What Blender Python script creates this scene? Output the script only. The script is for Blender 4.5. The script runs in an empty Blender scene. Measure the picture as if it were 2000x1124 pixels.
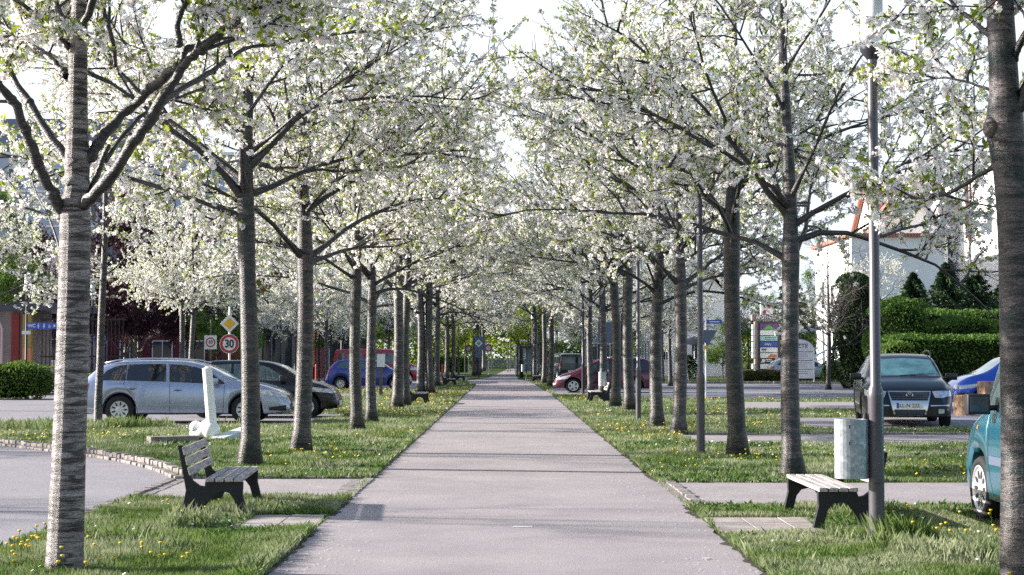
import bpy, math, random
import numpy as np
from mathutils import Vector, Matrix, Euler
from mathutils.bvhtree import BVHTree

C = bpy.context.scene.collection
R = math.radians
F, HC, HOR = 3100.0, 1.5, 697.0
THETA = math.atan((HOR-562)/F); PSI = math.atan(10/F)
CAMROT = Euler((R(90)+THETA, 0, -PSI))
CM = CAMROT.to_matrix()

def ray(px, py):
    return CM @ Vector(((px-1000)/F, (562-py)/F, -1))
def G(px, py, z=0.0):
    """point of the ground surveyed from the photograph"""
    d = ray(px, py); t = (z-HC)/d.z
    return Vector((d.x*t, d.y*t, z))
def P(px, py, Y):
    d = ray(px, py); t = Y/d.y
    return Vector((d.x*t, Y, HC+d.z*t))

# ------------------------------------------------------------------ materials
def newmat(name):
    m = bpy.data.materials.new(name); m.use_nodes = True
    nt = m.node_tree
    b = nt.nodes.get('Principled BSDF')
    return m, nt, b
def N(nt, t, **kw):
    n = nt.nodes.new(t)
    for k, v in kw.items():
        if k.startswith('i_'):
            n.inputs[k[2:].replace('_', ' ')].default_value = v
        else: setattr(n, k, v)
    return n
def ramp(nt, stops):
    r = nt.nodes.new('ShaderNodeValToRGB')
    e = r.color_ramp.elements
    while len(e) < len(stops): e.new(0.5)
    for i, (p, c) in enumerate(stops):
        e[i].position = p; e[i].color = (c[0], c[1], c[2], 1)
    return r
def simple(name, col, rough=0.6, metal=0.0, coat=0.0, spec=0.5, var=0.0, vscale=8.0, bump=0.0, bscale=60.0, emit=None):
    m, nt, b = newmat(name)
    b.inputs['Base Color'].default_value = (*col, 1)
    b.inputs['Roughness'].default_value = rough
    b.inputs['Metallic'].default_value = metal
    b.inputs['Coat Weight'].default_value = coat
    b.inputs['Coat Roughness'].default_value = 0.06
    b.inputs['Specular IOR Level'].default_value = spec
    tc = N(nt, 'ShaderNodeTexCoord')
    if var > 0:
        n = N(nt, 'ShaderNodeTexNoise'); n.inputs['Scale'].default_value = vscale; n.inputs['Detail'].default_value = 6
        nt.links.new(tc.outputs['Object'], n.inputs['Vector'])
        lo = [max(0, c*(1-var)) for c in col]; hi = [min(1, c*(1+var)) for c in col]
        r = ramp(nt, [(0.3, lo), (0.7, hi)])
        nt.links.new(n.outputs['Fac'], r.inputs['Fac']); nt.links.new(r.outputs['Color'], b.inputs['Base Color'])
    if bump > 0:
        n2 = N(nt, 'ShaderNodeTexNoise'); n2.inputs['Scale'].default_value = bscale; n2.inputs['Detail'].default_value = 5
        nt.links.new(tc.outputs['Object'], n2.inputs['Vector'])
        bp = N(nt, 'ShaderNodeBump'); bp.inputs['Strength'].default_value = bump; bp.inputs['Distance'].default_value = 0.01
        nt.links.new(n2.outputs['Fac'], bp.inputs['Height']); nt.links.new(bp.outputs['Normal'], b.inputs['Normal'])
    if emit:
        b.inputs['Emission Color'].default_value = (*emit, 1); b.inputs['Emission Strength'].default_value = 1.0
    return m
def leafmat(name, cols, scale=9.0, trans=0.4, tcol=None, rough=0.6, scale2=0.0, cols2=None):
    """thin leaf or petal: diffuse and translucent, colour drifting from leaf to leaf"""
    m = bpy.data.materials.new(name); m.use_nodes = True
    nt = m.node_tree; nt.nodes.clear()
    out = N(nt, 'ShaderNodeOutputMaterial')
    tc = N(nt, 'ShaderNodeTexCoord')
    n = N(nt, 'ShaderNodeTexNoise'); n.inputs['Scale'].default_value = scale; n.inputs['Detail'].default_value = 4
    nt.links.new(tc.outputs['Object'], n.inputs['Vector'])
    k = len(cols)
    r = ramp(nt, [(0.32+0.36*i/(k-1), c) for i, c in enumerate(cols)])
    nt.links.new(n.outputs['Fac'], r.inputs['Fac'])
    colout = r.outputs['Color']
    if cols2:
        n2 = N(nt, 'ShaderNodeTexNoise'); n2.inputs['Scale'].default_value = scale2; n2.inputs['Detail'].default_value = 5
        nt.links.new(tc.outputs['Object'], n2.inputs['Vector'])
        r2 = ramp(nt, [(0.42, (0, 0, 0)), (0.6, (1, 1, 1))])
        nt.links.new(n2.outputs['Fac'], r2.inputs['Fac'])
        mx = N(nt, 'ShaderNodeMix', data_type='RGBA')
        nt.links.new(r2.outputs['Color'], mx.inputs['Factor'])
        nt.links.new(colout, mx.inputs['A']); mx.inputs['B'].default_value = (*cols2, 1)
        colout = mx.outputs['Result']
    d = N(nt, 'ShaderNodeBsdfPrincipled'); d.inputs['Roughness'].default_value = rough; d.inputs['Specular IOR Level'].default_value = 0.25
    t = N(nt, 'ShaderNodeBsdfTranslucent')
    nt.links.new(colout, d.inputs['Base Color'])
    if tcol: t.inputs['Color'].default_value = (*tcol, 1)
    else: nt.links.new(colout, t.inputs['Color'])
    mix = N(nt, 'ShaderNodeMixShader'); mix.inputs['Fac'].default_value = trans
    nt.links.new(d.outputs[0], mix.inputs[1]); nt.links.new(t.outputs[0], mix.inputs[2])
    nt.links.new(mix.outputs[0], out.inputs['Surface'])
    return m
def barkmat(name, light, dark, cover=0.5, zs=26.0, moss=0.0):
    """cherry bark: pale shiny rings broken by dark horizontal lenticels and rough patches"""
    m, nt, b = newmat(name)
    tc = N(nt, 'ShaderNodeTexCoord')
    def noise(sc, xy, z, det=5, rough=0.6):
        mp = N(nt, 'ShaderNodeMapping'); mp.inputs['Scale'].default_value = (xy, xy, z)
        nt.links.new(tc.outputs['Object'], mp.inputs['Vector'])
        n = N(nt, 'ShaderNodeTexNoise'); n.inputs['Scale'].default_value = sc; n.inputs['Detail'].default_value = det; n.inputs['Roughness'].default_value = rough
        nt.links.new(mp.outputs[0], n.inputs['Vector']); return n
    bands = noise(1.0, 1.6, zs, 6, 0.7)          # wide rings
    lent = noise(1.0, 26.0, zs*13, 3, 0.6)         # short dashes
    blotch = noise(1.0, 3.0, 4.5, 5, 0.65)          # rough dark patches
    rb = ramp(nt, [(0.41, dark), (0.50, [c*0.6+d*0.4 for c, d in zip(light, dark)]), (0.6, light), (0.75, [min(1, c*1.25) for c in light])])
    nt.links.new(bands.outputs['Fac'], rb.inputs['Fac'])
    rl = ramp(nt, [(0.40, (0.15, 0.14, 0.14)), (0.47, (1, 1, 1))])
    nt.links.new(lent.outputs['Fac'], rl.inputs['Fac'])
    ringn = noise(1.0, 0.9, 5.5, 3, 0.5)      # thin dark rings right round the stem
    mm = N(nt, 'ShaderNodeMath', operation='MULTIPLY'); mm.inputs[1].default_value = 9.0; nt.links.new(ringn.outputs['Fac'], mm.inputs[0])
    fr = N(nt, 'ShaderNodeMath', operation='FRACT'); nt.links.new(mm.outputs[0], fr.inputs[0])
    rr_ = ramp(nt, [(0.0, (0.10, 0.09, 0.09)), (0.13, (0.16, 0.15, 0.15)), (0.22, (1, 1, 1)), (0.9, (1, 1, 1)), (1.0, (0.3, 0.3, 0.3))]); nt.links.new(fr.outputs[0], rr_.inputs['Fac'])
    m0 = N(nt, 'ShaderNodeMix', data_type='RGBA', blend_type='MULTIPLY'); m0.inputs['Factor'].default_value = 1.0
    nt.links.new(rl.outputs['Color'], m0.inputs['A']); nt.links.new(rr_.outputs['Color'], m0.inputs['B'])
    m1 = N(nt, 'ShaderNodeMix', data_type='RGBA', blend_type='MULTIPLY'); m1.inputs['Factor'].default_value = 0.9
    nt.links.new(rb.outputs['Color'], m1.inputs['A']); nt.links.new(m0.outputs['Result'], m1.inputs['B'])
    rc = ramp(nt, [(cover, (0, 0, 0)), (cover+0.07, (1, 1, 1))])
    nt.links.new(blotch.outputs['Fac'], rc.inputs['Fac'])
    m2 = N(nt, 'ShaderNodeMix', data_type='RGBA')
    nt.links.new(rc.outputs['Color'], m2.inputs['Factor']); nt.links.new(m1.outputs['Result'], m2.inputs['A'])
    m2.inputs['B'].default_value = (*dark, 1)
    nt.links.new(m2.outputs['Result'], b.inputs['Base Color'])
    b.inputs['Roughness'].default_value = 0.42; b.inputs['Specular IOR Level'].default_value = 0.7
    add = N(nt, 'ShaderNodeMath', operation='ADD')
    nt.links.new(bands.outputs['Fac'], add.inputs[0]); nt.links.new(lent.outputs['Fac'], add.inputs[1])
    bp = N(nt, 'ShaderNodeBump'); bp.inputs['Strength'].default_value = 0.9; bp.inputs['Distance'].default_value = 0.012
    nt.links.new(add.outputs[0], bp.inputs['Height']); nt.links.new(bp.outputs['Normal'], b.inputs['Normal'])
    return m
def asphalt(name, c1, c2, big=0.7, fine=220.0, crack=False):
    m, nt, b = newmat(name)
    tc = N(nt, 'ShaderNodeTexCoord')
    n1 = N(nt, 'ShaderNodeTexNoise'); n1.inputs['Scale'].default_value = big; n1.inputs['Detail'].default_value = 8; n1.inputs['Roughness'].default_value = 0.65
    n2 = N(nt, 'ShaderNodeTexNoise'); n2.inputs['Scale'].default_value = fine; n2.inputs['Detail'].default_value = 2
    for n in (n1, n2): nt.links.new(tc.outputs['Object'], n.inputs['Vector'])
    r1 = ramp(nt, [(0.3, c1), (0.72, c2)])
    nt.links.new(n1.outputs['Fac'], r1.inputs['Fac'])
    r2 = ramp(nt, [(0.28, (0.50, 0.50, 0.52)), (0.45, (.93, .93, .93)), (0.6, (1.0, 1.0, 1.0)), (0.72, (1.5, 1.5, 1.5))])
    nt.links.new(n2.outputs['Fac'], r2.inputs['Fac'])
    mx = N(nt, 'ShaderNodeMix', data_type='RGBA', blend_type='MULTIPLY'); mx.inputs['Factor'].default_value = 1
    nt.links.new(r1.outputs['Color'], mx.inputs['A']); nt.links.new(r2.outputs['Color'], mx.inputs['B'])
    res = mx.outputs['Result']
    if crack:
        v = N(nt, 'ShaderNodeTexVoronoi'); v.feature = 'DISTANCE_TO_EDGE'; v.inputs['Scale'].default_value = 0.35
        w = N(nt, 'ShaderNodeTexNoise'); w.inputs['Scale'].default_value = 1.5; w.inputs['Detail'].default_value = 6
        nt.links.new(tc.outputs['Object'], w.inputs['Vector'])
        va = N(nt, 'ShaderNodeVectorMath', operation='ADD')
        nt.links.new(tc.outputs['Object'], va.inputs[0]); nt.links.new(w.outputs['Color'], va.inputs[1])
        nt.links.new(va.outputs[0], v.inputs['Vector'])
        rc = ramp(nt, [(0.0, (0.55, 0.55, 0.55)), (0.006, (1, 1, 1))])
        nt.links.new(v.outputs['Distance'], rc.inputs['Fac'])
        m3 = N(nt, 'ShaderNodeMix', data_type='RGBA', blend_type='MULTIPLY'); m3.inputs['Factor'].default_value = 0.7
        nt.links.new(res, m3.inputs['A']); nt.links.new(rc.outputs['Color'], m3.inputs['B']); res = m3.outputs['Result']
    nt.links.new(res, b.inputs['Base Color'])
    b.inputs['Roughness'].default_value = 0.85; b.inputs['Specular IOR Level'].default_value = 0.3
    bp = N(nt, 'ShaderNodeBump'); bp.inputs['Strength'].default_value = 0.5; bp.inputs['Distance'].default_value = 0.004
    nt.links.new(n2.outputs['Fac'], bp.inputs['Height']); nt.links.new(bp.outputs['Normal'], b.inputs['Normal'])
    return m

M = {}
M['path'] = asphalt('path_asphalt', (0.27, 0.242, 0.250), (0.39, 0.350, 0.352), 0.8, 90)
M['road'] = asphalt('road_asphalt', (0.25, 0.233, 0.25), (0.32, 0.30, 0.32), 0.5, 90)
M['street'] = asphalt('street_asphalt', (0.17, 0.17, 0.19), (0.23, 0.225, 0.245), 0.3, 90)
M['paving'] = asphalt('paving_concrete', (0.29, 0.26, 0.26), (0.38, 0.34, 0.34), 1.5, 60)
M['soil'] = simple('verge_soil', (0.045, 0.04, 0.03), 0.95, var=0.5, vscale=14, bump=1.0, bscale=40)
M['stone'] = simple('kerb_stone', (0.24, 0.21, 0.20), 0.85, var=0.35, vscale=5, bump=0.8, bscale=30)
M['slab'] = simple('slab_concrete', (0.34, 0.30, 0.28), 0.9, var=0.25, vscale=4, bump=0.4)
def groundmat():
    m, nt, b = newmat('grass_ground')
    tc = N(nt, 'ShaderNodeTexCoord')
    n1 = N(nt, 'ShaderNodeTexNoise'); n1.inputs['Scale'].default_value = 0.8; n1.inputs['Detail'].default_value = 7
    n2 = N(nt, 'ShaderNodeTexNoise'); n2.inputs['Scale'].default_value = 25; n2.inputs['Detail'].default_value = 6
    for n in (n1, n2): nt.links.new(tc.outputs['Object'], n.inputs['Vector'])
    r1 = ramp(nt, [(0.3, (0.05, 0.085, 0.02)), (0.5, (0.09, 0.13, 0.035)), (0.7, (0.15, 0.18, 0.065))])
    r2 = ramp(nt, [(0.3, (0.45, 0.45, 0.4)), (0.65, (1, 1, 1))])
    nt.links.new(n1.outputs['Fac'], r1.inputs['Fac']); nt.links.new(n2.outputs['Fac'], r2.inputs['Fac'])
    mx = N(nt, 'ShaderNodeMix', data_type='RGBA', blend_type='MULTIPLY'); mx.inputs['Factor'].default_value = 1
    nt.links.new(r1.outputs['Color'], mx.inputs['A']); nt.links.new(r2.outputs['Color'], mx.inputs['B'])
    nt.links.new(mx.outputs['Result'], b.inputs['Base Color']); b.inputs['Roughness'].default_value = 0.95
    b.inputs['Specular IOR Level'].default_value = 0.1
    bp = N(nt, 'ShaderNodeBump'); bp.inputs['Strength'].default_value = 1.0; bp.inputs['Distance'].default_value = 0.05
    nt.links.new(n2.outputs['Fac'], bp.inputs['Height']); nt.links.new(bp.outputs['Normal'], b.inputs['Normal'])
    return m
M['ground'] = groundmat()
M['blade'] = leafmat('grass_blade', [(0.055, 0.11, 0.02), (0.12, 0.19, 0.04), (0.20, 0.26, 0.08)], 6.0, 0.35, None, 0.5, 1.1, (0.30, 0.33, 0.19))
M['weed'] = leafmat('weed_leaf', [(0.03, 0.09, 0.012), (0.07, 0.16, 0.02)], 8.0, 0.3)
M['yellow'] = simple('dandelion_yellow', (0.75, 0.50, 0.02), 0.7)
M['daisy'] = simple('daisy_white', (0.8, 0.8, 0.78), 0.7)
M['petal'] = leafmat('cherry_petal', [(0.92, 0.89, 0.88), (0.96, 0.945, 0.93), (0.97, 0.965, 0.945)], 7.0, 0.5)
M['pink'] = leafmat('petal_pink', [(0.34, 0.16, 0.13), (0.72, 0.52, 0.50)], 7.0, 0.4)
M['leaf'] = leafmat('young_leaf', [(0.14, 0.22, 0.015), (0.28, 0.37, 0.03), (0.42, 0.46, 0.06)], 6.0, 0.5)
M['leafdeep'] = leafmat('green_leaf', [(0.05, 0.10, 0.015), (0.11, 0.19, 0.03), (0.19, 0.28, 0.05)], 2.5, 0.4)
M['leafpurple'] = leafmat('purple_leaf', [(0.02, 0.010, 0.014), (0.042, 0.014, 0.022), (0.075, 0.02, 0.03)], 2.5, 0.35)
M['conifer'] = leafmat('conifer_needles', [(0.012, 0.028, 0.012), (0.03, 0.06, 0.02), (0.055, 0.10, 0.03)], 2.5, 0.12)
M['hedge'] = leafmat('hedge_leaf', [(0.035, 0.085, 0.012), (0.08, 0.16, 0.02), (0.14, 0.23, 0.03)], 3.0, 0.2)
M['hedgered'] = leafmat('brown_hedge_leaf', [(0.07, 0.05, 0.02), (0.12, 0.10, 0.035), (0.10, 0.14, 0.03)], 3.0, 0.2)
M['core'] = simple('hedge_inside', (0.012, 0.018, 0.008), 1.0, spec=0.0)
M['bark'] = barkmat('cherry_bark', (0.115, 0.09, 0.088), (0.005, 0.014, 0.015), 0.53, 12)
M['barkpale'] = barkmat('cherry_bark_pale', (0.40, 0.35, 0.34), (0.030, 0.018, 0.019), 0.62, 22)
M['barkbrown'] = barkmat('cherry_bark_brown', (0.09, 0.066, 0.058), (0.005, 0.012, 0.011), 0.50, 13)
M['limb'] = barkmat('limb_bark', (0.05, 0.039, 0.037), (0.010, 0.011, 0.012), 0.50, 7)
M['twig'] = simple('twig_bark', (0.045, 0.032, 0.030), 0.8)
M['darkmetal'] = simple('dark_cast_iron', (0.012, 0.012, 0.016), 0.55, 0.2, bump=0.2)
M['pole'] = simple('grey_pole_paint', (0.10, 0.095, 0.11), 0.42, 0.3, var=0.12, vscale=3)
M['darkpole'] = simple('black_pole_paint', (0.03, 0.03, 0.038), 0.45, 0.2)
M['galv'] = None
def galv():
    m, nt, b = newmat('galvanised_steel')
    tc = N(nt, 'ShaderNodeTexCoord')
    v = N(nt, 'ShaderNodeTexVoronoi'); v.inputs['Scale'].default_value = 38
    n = N(nt, 'ShaderNodeTexNoise'); n.inputs['Scale'].default_value = 14; n.inputs['Detail'].default_value = 6
    nt.links.new(tc.outputs['Object'], v.inputs['Vector']); nt.links.new(tc.outputs['Object'], n.inputs['Vector'])
    mx = N(nt, 'ShaderNodeMix', data_type='RGBA'); mx.inputs['Factor'].default_value = 0.5
    nt.links.new(v.outputs['Color'], mx.inputs['A']); nt.links.new(n.outputs['Fac'], mx.inputs['B'])
    bw = N(nt, 'ShaderNodeRGBToBW'); nt.links.new(mx.outputs['Result'], bw.inputs[0])
    r = ramp(nt, [(0.25, (0.26, 0.29, 0.32)), (0.55, (0.36, 0.39, 0.42)), (0.75, (0.50, 0.53, 0.56))])
    nt.links.new(bw.outputs[0], r.inputs['Fac']); nt.links.new(r.outputs['Color'], b.inputs['Base Color'])
    b.inputs['Roughness'].default_value = 0.45; b.inputs['Metallic'].default_value = 0.55
    return m
M['galv'] = galv()
def woodmat(name, c1, c2):
    m, nt, b = newmat(name)
    tc = N(nt, 'ShaderNodeTexCoord'); mp = N(nt, 'ShaderNodeMapping'); mp.inputs['Scale'].default_value = (30, 1.5, 30)
    nt.links.new(tc.outputs['Object'], mp.inputs['Vector'])
    n = N(nt, 'ShaderNodeTexNoise'); n.inputs['Scale'].default_value = 2.0; n.inputs['Detail'].default_value = 8
    nt.links.new(mp.outputs[0], n.inputs['Vector'])
    r = ramp(nt, [(0.35, c1), (0.6, c2)]); nt.links.new(n.outputs['Fac'], r.inputs['Fac'])
    nt.links.new(r.outputs['Color'], b.inputs['Base Color']); b.inputs['Roughness'].default_value = 0.8
    bp = N(nt, 'ShaderNodeBump'); bp.inputs['Strength'].default_value = 0.6; bp.inputs['Distance'].default_value = 0.004
    nt.links.new(n.outputs['Fac'], bp.inputs['Height']); nt.links.new(bp.outputs['Normal'], b.inputs['Normal'])
    return m
M['wood'] = woodmat('weathered_slat', (0.22, 0.19, 0.18), (0.52, 0.47, 0.45))
M['log'] = simple('split_log', (0.34, 0.22, 0.14), 0.85, var=0.4, vscale=9, bump=1.0, bscale=25)
M['white'] = simple('white_paint', (0.80, 0.80, 0.80), 0.5, var=0.05, vscale=4)
M['sculpt'] = simple('sculpture_white', (0.86, 0.85, 0.84), 0.35, var=0.05, vscale=6, bump=0.15, bscale=20)
M['signwhite'] = simple('sign_white', (0.72, 0.72, 0.74), 0.4)
M['signred'] = simple('sign_red', (0.42, 0.02, 0.035), 0.4)
M['signyellow'] = simple('sign_yellow', (0.72, 0.42, 0.02), 0.4)
M['signblue'] = simple('sign_blue', (0.04, 0.09, 0.42), 0.4)
M['signblack'] = simple('sign_black', (0.02, 0.02, 0.025), 0.5)
M['signback'] = simple('sign_back_grey', (0.11, 0.14, 0.20), 0.5, 0.3)
M['green'] = simple('sign_green', (0.12, 0.38, 0.08), 0.5)
M['purple'] = simple('sign_purple', (0.14, 0.05, 0.20), 0.5)
M['teal'] = simple('sign_teal', (0.35, 0.55, 0.50), 0.5)
M['orange'] = simple('sign_orange', (0.50, 0.18, 0.07), 0.5)
M['pylon'] = simple('pylon_brown', (0.06, 0.045, 0.06), 0.5)
M['bollard'] = simple('bollard_red', (0.50, 0.05, 0.02), 0.5)
M['glass'] = simple('window_glass', (0.03, 0.04, 0.055), 0.06, 0.0, spec=0.8)
M['carglass'] = simple('car_glass', (0.012, 0.014, 0.02), 0.04, spec=0.8, coat=0.3)
M['screen'] = simple('windscreen_glass', (0.07, 0.17, 0.19), 0.05, spec=0.9, coat=0.5, var=0.3, vscale=5)
M['tealglass'] = simple('light_car_glass', (0.06, 0.10, 0.11), 0.05, spec=0.9, coat=0.4, var=0.3, vscale=2)
M['tyre'] = simple('tyre_rubber', (0.012, 0.012, 0.014), 0.8, bump=0.3)
M['rim'] = simple('wheel_silver', (0.55, 0.56, 0.58), 0.35, 0.5)
M['rimdark'] = simple('wheel_slot', (0.02, 0.02, 0.022), 0.7)
M['under'] = simple('car_underside', (0.008, 0.008, 0.010), 0.9)
M['blackplastic'] = simple('black_plastic', (0.016, 0.016, 0.02), 0.5)
M['lamp'] = simple('headlamp_lens', (0.55, 0.58, 0.62), 0.08, 0.4, coat=1.0, var=0.4, vscale=14)
M['tail'] = simple('tail_lamp_red', (0.45, 0.01, 0.02), 0.15, coat=1.0)
M['amber'] = simple('indicator_amber', (0.7, 0.2, 0.02), 0.2)
M['chrome'] = simple('chrome_trim', (0.65, 0.66, 0.68), 0.15, 0.9)
M['plate'] = simple('plate_white', (0.78, 0.78, 0.78), 0.5)
M['opal'] = simple('lamp_opal_glass', (0.82, 0.83, 0.85), 0.25, emit=None)
M['wallwhite'] = simple('render_white', (0.78, 0.77, 0.76), 0.85, var=0.05, vscale=1.0)
M['wallpale'] = simple('render_pale_blue', (0.42, 0.46, 0.55), 0.85, var=0.06, vscale=0.5)
M['wallgrey'] = simple('cladding_grey_blue', (0.13, 0.15, 0.21), 0.6, var=0.1, vscale=1)
M['wallred'] = simple('render_red', (0.20, 0.03, 0.03), 0.85, var=0.15, vscale=1)
M['walldkred'] = simple('render_dark_red', (0.16, 0.02, 0.04), 0.85, var=0.15, vscale=1)
M['wallpink'] = simple('render_pink', (0.55, 0.40, 0.42), 0.85)
M['wallbeige'] = simple('render_beige', (0.24, 0.19, 0.18), 0.85, var=0.15, vscale=2)
M['wallyellow'] = simple('panel_yellow', (0.30, 0.20, 0.05), 0.7)
M['tiles'] = None
def tiles():
    m, nt, b = newmat('roof_tiles')
    tc = N(nt, 'ShaderNodeTexCoord')
    w = N(nt, 'ShaderNodeTexWave'); w.inputs['Scale'].default_value = 1.6; w.inputs['Distortion'].default_value = 0.4; w.bands_direction = 'X'
    nt.links.new(tc.outputs['Object'], w.inputs['Vector'])
    r = ramp(nt, [(0.1, (0.22, 0.07, 0.05)), (0.6, (0.42, 0.17, 0.12))])
    nt.links.new(w.outputs['Fac'], r.inputs['Fac']); nt.links.new(r.outputs['Color'], b.inputs['Base Color'])
    b.inputs['Roughness'].default_value = 0.8
    return m
M['tiles'] = tiles()
M['pavilion'] = simple('pavilion_roof', (0.05, 0.055, 0.08), 0.5, 0.2)

# ------------------------------------------------------------------ mesh helper
class MB:
    def __init__(s): s.v = []; s.f = []; s.mi = []; s.n = 0; s.cur = 0
    def mat(s, i): s.cur = i; return s
    def add(s, verts, faces):
        b = s.n
        s.v.extend([tuple(v) for v in verts]); s.n += len(verts)
        for f in faces: s.f.append(tuple(i+b for i in f)); s.mi.append(s.cur)
        return s
    def box(s, c, d, rz=0.0, rot=None):
        x, y, z = d[0]/2, d[1]/2, d[2]/2
        vs = [Vector((a*x, b_*y, c_*z)) for c_ in (-1, 1) for b_ in (-1, 1) for a in (-1, 1)]
        m = rot if rot is not None else Matrix.Rotation(rz, 3, 'Z')
        vs = [m @ v + Vector(c) for v in vs]
        return s.add(vs, [(0, 2, 3, 1), (4, 5, 7, 6), (0, 1, 5, 4), (2, 6, 7, 3), (0, 4, 6, 2), (1, 3, 7, 5)])
    def bar(s, p0, p1, w, h, up=(0, 0, 1)):
        p0, p1 = Vector(p0), Vector(p1); d = (p1-p0); L = d.length; d.normalize()
        sx = d.cross(Vector(up)).normalized(); u = sx.cross(d)
        vs = [p + sx*a*w/2 + u*b*h/2 for p in (p0, p1) for a, b in ((-1, -1), (1, -1), (1, 1), (-1, 1))]
        return s.add(vs, [(3, 2, 1, 0), (4, 5, 6, 7), (0, 1, 5, 4), (1, 2, 6, 5), (2, 3, 7, 6), (3, 0, 4, 7)])
    def tube(s, pts, rads, n=8, caps=True):
        pts = [Vector(p) for p in pts]; k = len(pts); vs = []; fs = []
        t = (pts[1]-pts[0]).normalized()
        a = Vector((1, 0, 0)) if abs(t.x) < 0.8 else Vector((0, 1, 0))
        u = (a - t*a.dot(t)).normalized()
        for i, p in enumerate(pts):
            t = ((pts[min(i+1, k-1)]-pts[max(i-1, 0)])).normalized()
            u = (u - t*u.dot(t)).normalized(); w = t.cross(u)
            r = rads[i]
            for j in range(n):
                an = 2*math.pi*j/n
                vs.append(p + (u*math.cos(an)+w*math.sin(an))*r)
        for i in range(k-1):
            for j in range(n):
                j2 = (j+1) % n
                fs.append((i*n+j, i*n+j2, (i+1)*n+j2, (i+1)*n+j))
        if caps: fs.append(tuple(range(n-1, -1, -1))); fs.append(tuple((k-1)*n+j for j in range(n)))
        return s.add(vs, fs)
    def cyl(s, p0, p1, r0, r1=None, n=16): return s.tube([p0, p1], [r0, r0 if r1 is None else r1], n)
    def lathe(s, prof, c=(0, 0, 0), axis='Z', n=24):
        vs = []; fs = []
        for r, h in prof:
            for j in range(n):
                a = 2*math.pi*j/n
                if axis == 'Z': v = (r*math.cos(a), r*math.sin(a), h)
                else: v = (r*math.cos(a), h, r*math.sin(a))
                vs.append(Vector(v)+Vector(c))
        for i in range(len(prof)-1):
            for j in range(n):
                j2 = (j+1) % n
                q = (i*n+j, i*n+j2, (i+1)*n+j2, (i+1)*n+j)
                fs.append(q if axis == 'Z' else q[::-1])
        return s.add(vs, fs)
    def ell(s, c, r, n=16, m=10, rot=None):
        vs = []; fs = []
        for i in range(m+1):
            ph = math.pi*i/m
            for j in range(n):
                a = 2*math.pi*j/n
                v = Vector((r[0]*math.sin(ph)*math.cos(a), r[1]*math.sin(ph)*math.sin(a), -r[2]*math.cos(ph)))
                if rot is not None: v = rot @ v
                vs.append(v+Vector(c))
        for i in range(m):
            for j in range(n):
                j2 = (j+1) % n; fs.append((i*n+j, i*n+j2, (i+1)*n+j2, (i+1)*n+j))
        return s.add(vs, fs)
    def prism(s, outline, axis, a, b):
        """outline of 2-d points extruded from a to b along axis"""
        k = len(outline)
        def mk(p, t):
            if axis == 'Y': return (p[0], t, p[1])
            if axis == 'X': return (t, p[0], p[1])
            return (p[0], p[1], t)
        vs = [mk(p, a) for p in outline]+[mk(p, b) for p in outline]
        fs = [tuple(range(k)), tuple(range(2*k-1, k-1, -1))]+[(i, k+i, k+(i+1) % k, (i+1) % k) for i in range(k)]
        return s.add(vs, fs)
    def build(s, name, mats, parent=None, smooth=False, loc=None, bevel=0.0):
        me = bpy.data.meshes.new(name)
        me.from_pydata([tuple(v) for v in s.v], [], s.f)
        for m in (mats if isinstance(mats, (list, tuple)) else [mats]): me.materials.append(m)
        if len(me.materials) > 1: me.polygons.foreach_set('material_index', s.mi)
        me.polygons.foreach_set('use_smooth', [smooth]*len(me.polygons))
        me.update()
        if bevel > 0:
            pass
        o = bpy.data.objects.new(name, me); C.objects.link(o)
        if parent: o.parent = parent
        if loc is not None: o.location = loc
        if bevel > 0:
            md = o.modifiers.new('bevel', 'BEVEL'); md.width = bevel; md.segments = 2; md.limit_method = 'ANGLE'
        return o
def autosmooth(o, ang=35):
    me = o.data
    me.polygons.foreach_set('use_smooth', [True]*len(me.polygons))
    try: me.set_sharp_from_angle(angle=R(ang))
    except Exception: pass
def npmesh(name, verts, faces, mats, mi=None, smooth=False):
    """verts (n,3) array, faces (m,k) array with k constant"""
    me = bpy.data.meshes.new(name)
    m, k = faces.shape
    me.vertices.add(len(verts)); me.vertices.foreach_set('co', verts.astype(np.float32).ravel())
    me.loops.add(m*k); me.loops.foreach_set('vertex_index', faces.astype(np.int32).ravel())
    me.polygons.add(m); me.polygons.foreach_set('loop_start', np.arange(0, m*k, k, dtype=np.int32))
    for x in mats: me.materials.append(x)
    if mi is not None: me.polygons.foreach_set('material_index', mi.astype(np.int32))
    me.polygons.foreach_set('use_smooth', np.full(m, smooth, dtype=bool))
    me.update(calc_edges=True)
    return me
def link(name, me, parent=None, loc=None):
    o = bpy.data.objects.new(name, me); C.objects.link(o)
    if parent: o.parent = parent
    if loc is not None: o.location = loc
    return o
def tag(o, label=None, cat=None, group=None, kind=None):
    if label: o['label'] = label
    if cat: o['category'] = cat
    if group: o['group'] = group
    if kind: o['kind'] = kind
    return o
def empty(name, loc=(0, 0, 0), rz=0.0, label=None, cat=None, group=None):
    o = bpy.data.objects.new(name, None); C.objects.link(o)
    o.location = loc; o.rotation_euler = (0, 0, rz); o.empty_display_size = 0.2
    return tag(o, label, cat, group)
def copy_tree(o, parent=None):
    c = o.copy(); C.objects.link(c); c.parent = parent
    for ch in list(o.children): copy_tree(ch, c)
    return c
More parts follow.
